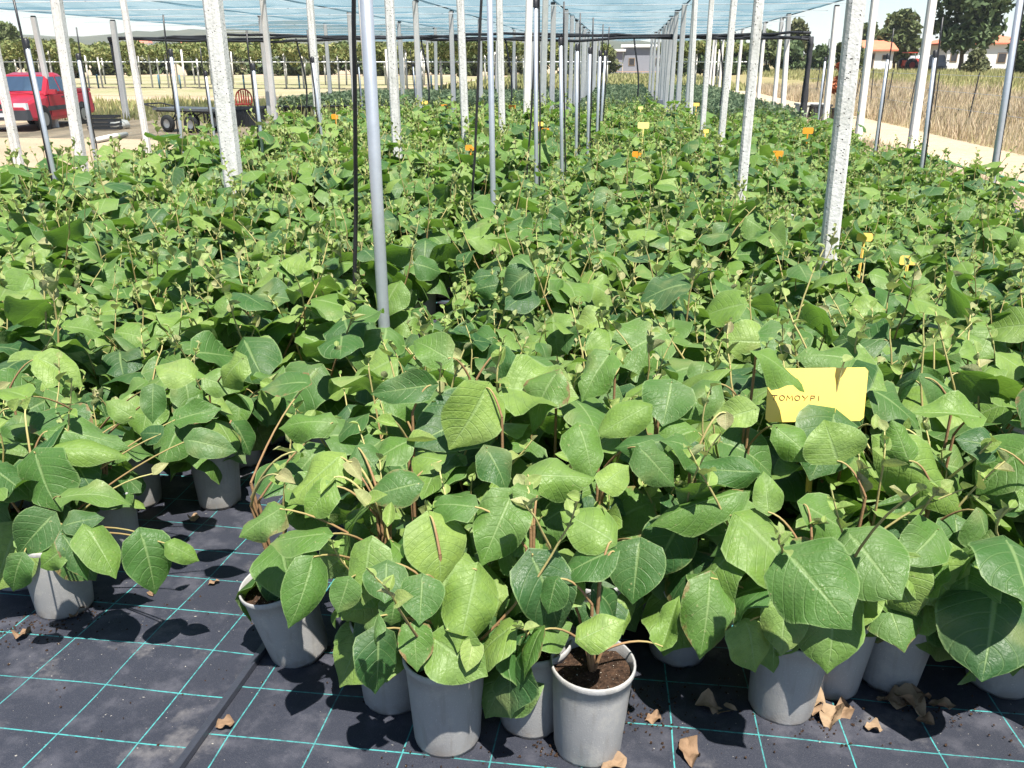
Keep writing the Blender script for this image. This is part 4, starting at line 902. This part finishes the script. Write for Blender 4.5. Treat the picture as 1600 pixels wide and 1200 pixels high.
def car(name, loc, rz, mat, label, L=4.1, W=1.62, truck=False):
    e = empty(name, loc, rz); tag(e, label, 'pickup truck' if truck else 'car')
    hw = W / 2; x1 = L / 2
    def loft(st, nm, m, par=e):                         # stations: (x, z0, z1, half width low, half width high)
        mb = MB(); vs = []; fs = []
        for x, z0, z1, a, b_ in st:
            c = min(.07, (z1 - z0) * .25)
            ring = [(-a * .96, z0), (a * .96, z0), (a, z0 + c), (b_, z1 - c), (b_ - c, z1), (-b_ + c, z1), (-b_, z1 - c), (-a, z0 + c)]
            vs += [(x, y, z) for y, z in ring]
        for i in range(len(st) - 1):
            for j in range(8): fs.append((i * 8 + j, i * 8 + 8 + j, i * 8 + 8 + (j + 1) % 8, i * 8 + (j + 1) % 8))
        fs.append(tuple(range(8))); fs.append(tuple(len(vs) - 8 + j for j in range(7, -1, -1))); mb.add(vs, fs); return mb.build(nm, m, par)
    bed_end = -x1
    loft([(x1 - .02, .42, .62, hw * .86, hw * .84), (x1 - .10, .30, .74, hw * .93, hw * .88), (x1 - .55, .26, .84, hw, hw * .94), (x1 - 1.15, .24, .93, hw, hw * .97), (-.15, .24, .95, hw, hw * .97), (-.62, .24, .96, hw, hw * .97), (-x1 + .06, .30, .96, hw, hw * .97), (-x1, .38, .92, hw * .95, hw * .93)], 'body', mat)
    rear = -.62 if truck else -x1 + .35
    loft([(x1 - 1.12, .90, .96, hw * .95, hw * .9), (x1 - 1.75, .92, 1.45, hw * .95, hw * .76), (-.2, .92, 1.51, hw * .95, hw * .78), (rear + .12, .92, 1.47, hw * .95, hw * .77), (rear - .05, .92, 1.0, hw * .95, hw * .85)], 'cabin', mat)
    def quad(p, nm, m, par=e): mb = MB(); mb.add(p, [(0, 1, 2, 3)]); 
    # glass, each pane a thin solid just proud of the cabin skin
    def pane(p, nrm, nm='window'):
        n = Vector(nrm).normalized() * .012; q = [Vector(a) for a in p]; mb = MB(); mb.add([tuple(a) for a in q] + [tuple(a + n) for a in q], [(3, 2, 1, 0), (4, 5, 6, 7), (0, 1, 5, 4), (1, 2, 6, 5), (2, 3, 7, 6), (3, 0, 4, 7)]); return mb.build(nm, M['glass'], e)
    xa, xb = x1 - 1.2, x1 - 1.70
    zc = lambda x: .962 + (x1 - 1.12 - x) / .63 * .49
    pane([(xa, -hw * .80, zc(xa)), (xa, hw * .80, zc(xa)), (xb + .02, hw * .67, zc(xb + .02)), (xb + .02, -hw * .67, zc(xb + .02))], (.61, 0, .79), 'windscreen')
    for s in (-1, 1):
        y0, y1_ = s * hw * .945, s * hw * .80
        pane([(xb + .28, y0, 1.0), (.02, y0, 1.0), (.02, y1_, 1.39), (xb - .02, y1_, 1.39)], (0, s, .35))
        if rear < -.5: pane([(-.06, y0, 1.0), (rear + .10, y0, 1.0), (rear + .2, y1_, 1.39), (-.06, y1_, 1.39)], (0, s, .35))
        m = MB(); m.box((x1 - .10, s * hw * .68, .66), (.14, .36, .17), 0, .9); m.build('headlight', M['lamp'], e)
        m = MB(); m.box((xa - .12, s * (hw + .09), 1.0), (.12, .2, .13)); m.build('mirror', mat, e)
        m = MB(); m.box((-.1, s * (hw + .006), .56), (2.2, .03, .12)); m.build('side_trim', M['dark_plastic'], e)
        m = MB(); m.box((.36, s * (hw - .004), .62), (.98, .03, .56)); dr = m.build('door', mat, e); m = MB(); m.box((.02, s * (hw + .012), .84), (.16, .02, .04)); m.build('handle', M['dark_plastic'], dr)
        for gx in (-.135, .855): m = MB(); m.box((gx, s * (hw - .012), .62), (.012, .03, .58)); m.build('door_gap', M['dark'], e)
        for x in (x1 - .78, x1 - .78 - 2.45):
            m = MB(); m.tube([(x, s * (hw - .17), .29), (x, s * (hw + .012), .29)], [.29, .29], 20); t = m.build('wheel', M['tyre'], e, False)
            m = MB(); m.tube([(x, s * (hw - .05), .29), (x, s * (hw + .02), .29)], .18, 16); m.build('rim', M['rim'], t)
            m = MB(); m.tube([(x, s * (hw - .14), .31), (x, s * (hw + .004), .31)], .355, 20); m.build('wheel_arch', M['dark'], e)
    m = MB(); m.box((x1 - .06, 0, .43), (.22, W * .96, .26), 0, .95); m.build('bumper', M['dark_plastic'], e); m = MB(); m.box((-x1 + .0, 0, .46), (.18, W * .95, .22)); m.build('bumper', M['dark_plastic'], e)
    m = MB(); m.box((x1 - .055, 0, .66), (.08, W * .42, .12)); m.build('grille', M['dark'], e)
    m = MB(); m.box((x1 + .056, 0, .44), (.01, .5, .1)); m.build('number_plate', M['lamp'], e)
    if truck:
        m = MB(); zb = .98
        for c, d in (((-1.33, hw * .93, zb), (1.36, .05, .08)), ((-1.33, -hw * .93, zb), (1.36, .05, .08)), ((-x1 + .04, 0, zb), (.05, W * .88, .08))): m.box(c, d)
        m.build('load_bed_rail', mat, e); m = MB(); m.box((-1.33, 0, .967), (1.3, W * .86, .008)); m.build('load_bed', M['dark_plastic'], e)
    return e
a = math.radians(280); fwv = Vector((math.cos(a), math.sin(a), 0)); lf = Vector((-fwv.y, fwv.x, 0))
wf = at(74, 203); c0 = wf - fwv * (4.1 / 2 - .78) * .78 - lf * .8 * .78
PK = car('pickup_truck', (c0.x, c0.y, .004), a, M['red_paint'], 'red pickup truck with dark bumper parked on the dirt yard', truck=True); PK.scale = (.78, .78, .78)
b = gp(1441, 92); car('parked_car', (b.x, 92, fz(b.x)), .4, M['lamp'], 'white car parked beside the red tractor', 3.9)
b = gp(1458, 88); car('parked_car', (b.x, 88, fz(b.x)), 1.2, M['wall_blue'], 'blue-grey car parked at the corner of the white house', 3.9)

# ------------------------------------------------------------------ cart, tubs and yard things
def cart():
    a = at(262, 207); e = empty('flat_cart', (a.x + .5, a.y + .3, 0), -.25); e.scale = (.9, .9, .9); tag(e, 'grey flatbed cart on pneumatic wheels behind the left bed', 'cart')
    MB().box((0, 0, .52), (1.75, .8, .05)).build('deck', M['board'], e); m = MB()
    for s in (-1, 1): m.tube([(-.8, s * .36, .48), (.8, s * .36, .48)], .025, 6); m.tube([(-.25, s * .3, .46), (-.45, s * .3, .22)], .018, 5); m.tube([(.05, s * .3, .46), (-.45, s * .3, .22)], .018, 5)
    m.build('frame', M['steel_dark'], e)
    for x in (-.45, .25):
        for s in (-1, 1):
            w = MB(); w.lathe([(.10, -.05), (.17, -.055), (.2, -.02), (.2, .02), (.17, .055), (.10, .05)], 20); me = w.mesh('wheel', M['tyre'], True)
            o = inst('wheel', me, e); o.location = (x, s * .42, .2); o.rotation_euler = (math.pi / 2, 0, 0); w = MB(); w.lathe([(.0, -.03), (.11, -.04), (.11, .04), (0, .03)], 14); r_ = w.build('rim', M['rim'], o)
    for x in (.55, .8): MB().tube([(x, -.3, .5), (x, -.3, .0)], .02, 6).build('leg', M['steel_dark'], e)
    MB().tube([(-.85, -.3, .55), (-1.25, -.3, .62), (-1.25, .3, .62), (-.85, .3, .55)], .018, 6).build('handle', M['steel_dark'], e)
cart()
def tub(p, w, d, h, label, rz=0.0):
    e = empty('black_tub', p, rz); tag(e, label, 'tub'); m = MB(); t = .02
    m.box((0, -d / 2, h / 2), (w, t, h)); m.box((0, d / 2, h / 2), (w, t, h)); m.box((-w / 2 + t, 0, h / 2), (t, d - t, h)); m.box((w / 2 - t, 0, h / 2), (t, d - t, h)); m.box((0, 0, .015), (w - .05, d - .03, .03)); m.build('shell', M['black_tub'], e)
    m = MB()
    for y in (-d / 2 - .015, d / 2 + .015): m.box((0, y, h - .02), (w + .06, .03, .05))
    for x in (-w / 2 - .002, w / 2 + .002): m.box((x, 0, h - .022), (.03, d, .05))
    m.build('rim', M['black_tub'], e)
    m = MB()
    for k in range(6): m.box((-w / 2 + (k + .5) * w / 6, -d / 2 - .014, h * .45), (.02, .02, h * .85))
    m.build('rib', M['black_tub'], e)
b = at(388, 197); tub((b.x, b.y, .004), .62, .5, .42, 'large black ribbed tub beside the red chair', -.05)
b = at(348, 200); tub((b.x, b.y, .004), .5, .42, .36, 'smaller black tub next to the cart', .1)
b = at(1288, 191); tub((b.x - .15, b.y, .004), .42, .38, .42, 'black tub beside the rust coloured shrub', .1)
def chair(p, rz):
    e = empty('red_chair', p, rz); tag(e, 'red plastic garden chair with slotted rounded back', 'chair')
    MB().box((0, 0, .43), (.46, .44, .04)).build('seat', M['red_plastic'], e)
    m = MB(); arc = [(.24 * math.cos(t), .24, .60 + .26 * math.sin(t)) for t in np.linspace(0, math.pi, 11)]; m.tube([(.24, .2, .45)] + arc + [(-.24, .2, .45)], .022, 6); m.build('back_frame', M['red_plastic'], e)
    for x in (-.14, -.07, 0, .07, .14): MB().box((x, .235, .62), (.04, .02, .40)).build('slat', M['red_plastic'], e)
    for x in (-.2, .2):
        for y in (-.18, .2): MB().tube([(x, y, .42), (x * 1.1, y * 1.1, 0)], .02, 6).build('leg', M['red_plastic'], e)
b = at(374, 187); chair((b.x, b.y + .3, .004), .2); bpy.data.objects['red_chair'].scale = (.85, .85, .85)
def sacks():
    b = at(165, 203); e = empty('crate', (b.x, b.y, .004), .2); tag(e, 'dark open crate with pale bags lying behind the pickup tail', 'crate'); m = MB()
    for k in range(4): m.box((0, -.2, .04 + k * .08), (.6, .02, .05)); m.box((0, .2, .04 + k * .08), (.6, .02, .05)); m.box((-.3, 0, .04 + k * .08), (.02, .38, .05)); m.box((.3, 0, .04 + k * .08), (.02, .38, .05))
    m.build('slat', M['black_tub'], e)
    o = bpy.data.objects.new('pale_sack', None)
    m = MB(); m.lathe([(0, 0), (.2, .0), (.24, .08), (.2, .16), (0, .19)], 14, wob=lambda i, j: .02 * math.sin(j * 1.9 + i)); o = m.build('pale_sack', M['sack'], None, True); q = at(187, 201); o.location = (q.x, q.y, .004); tag(o, 'pale stuffed sack lying beside the dark crate', 'sack')
sacks()
a_, b_ = at(150, 224), at(198, 214); MB().tube([tuple(a_ + Vector((0, 0, .05))), tuple((a_ + b_) / 2 + Vector((0, 0, .055))), tuple(b_ + Vector((0, 0, .05)))], .05, 8); m = MB(); m.tube([tuple(a_ + Vector((0, 0, .055))), tuple((a_ + b_) / 2 + Vector((.02, 0, .06))), tuple(b_ + Vector((0, 0, .055)))], [.05, .055, .045], 9); tag(m.build('wooden_log', M['sack'], None, True), 'pale log lying on the bare earth', 'log')
# rust coloured shrub in a pot and stacked blocks by the black bundle
b = at(1304, 190); e = tree('rust_shrub', (b.x, b.y, 0), 1.55, .34, 'rust_leaf', 'tall narrow shrub with rust red leaves in a black pot', None, 1500, .05, 91, .3, 12, .02, 'shrub')
MB().lathe([(0, 0), (.15, 0), (.2, .3), (.215, .32), (.19, .31), (0, .28)], 14).build('pot', M['black_tub'], e, True)
b = at(1262, 190); e = empty('wooden_bench', (b.x, b.y, 0), .3); tag(e, 'pale plank bench under the black netting bundle', 'bench')
MB().box((0, 0, .42), (.7, .3, .05)).build('seat', M['sack'], e)
for x in (-.3, -.1, .12, .3): MB().box((x, 0, .195), (.05, .26, .39)).build('leg', M['sack'], e)
# green garden hose on the track edge
pts = [at(px, py) + Vector((0, 0, .02)) for px, py in ((1290, 205), (1340, 218), (1390, 232), (1440, 243), (1500, 262), (1560, 277), (1640, 298))]
m = MB(); m.tube([tuple(p) for p in pts], .016, 7); tag(m.build('garden_hose', plain('green_hose', (.05, .25, .16), .4), None, True), 'green garden hose lying along the sandy track edge', 'hose')
# wire fence beyond the track
fe = empty('wire_fence', (7.3, 20, 0)); tag(fe, 'thin wire fence with dark stakes among the dry weeds', 'fence')
fp = MB(); fp.tube([(0, 0, -.1), (0, 0, 1.15)], .014, 5); fpm = fp.mesh('stake', M['steel_dark'])
for i in range(14): o = inst('stake', fpm, fe); o.location = (RNG.uniform(-.05, .05), -8 + i * 1.9, fz(7.3)); o.rotation_euler = (RNG.uniform(-.06, .06), RNG.uniform(-.06, .06), 0)
for z in (.4, .75, 1.1): MB().tube([(0, -8.5, fz(7.3) + z), (.03, 5, fz(7.3) + z - .03), (0, 18, fz(7.3) + z)], .004, 4).build('wire', M['galv'], fe)

# ------------------------------------------------------------------ summer haze
hb = MB(); hb.box((0, 1780, 44), (3100, 3620, 100)); t = NT('summer_haze'); v = t.n('ShaderNodeVolumePrincipled'); v.inputs['Color'].default_value = (.86, .93, 1, 1)
v.inputs['Density'].default_value = .00022; v.inputs['Anisotropy'].default_value = 0; t.l(v.outputs[0], t.out.inputs['Volume'])
tag(hb.build('haze', t.mat), 'thin pale summer haze over the whole site', 'haze', None, 'stuff')
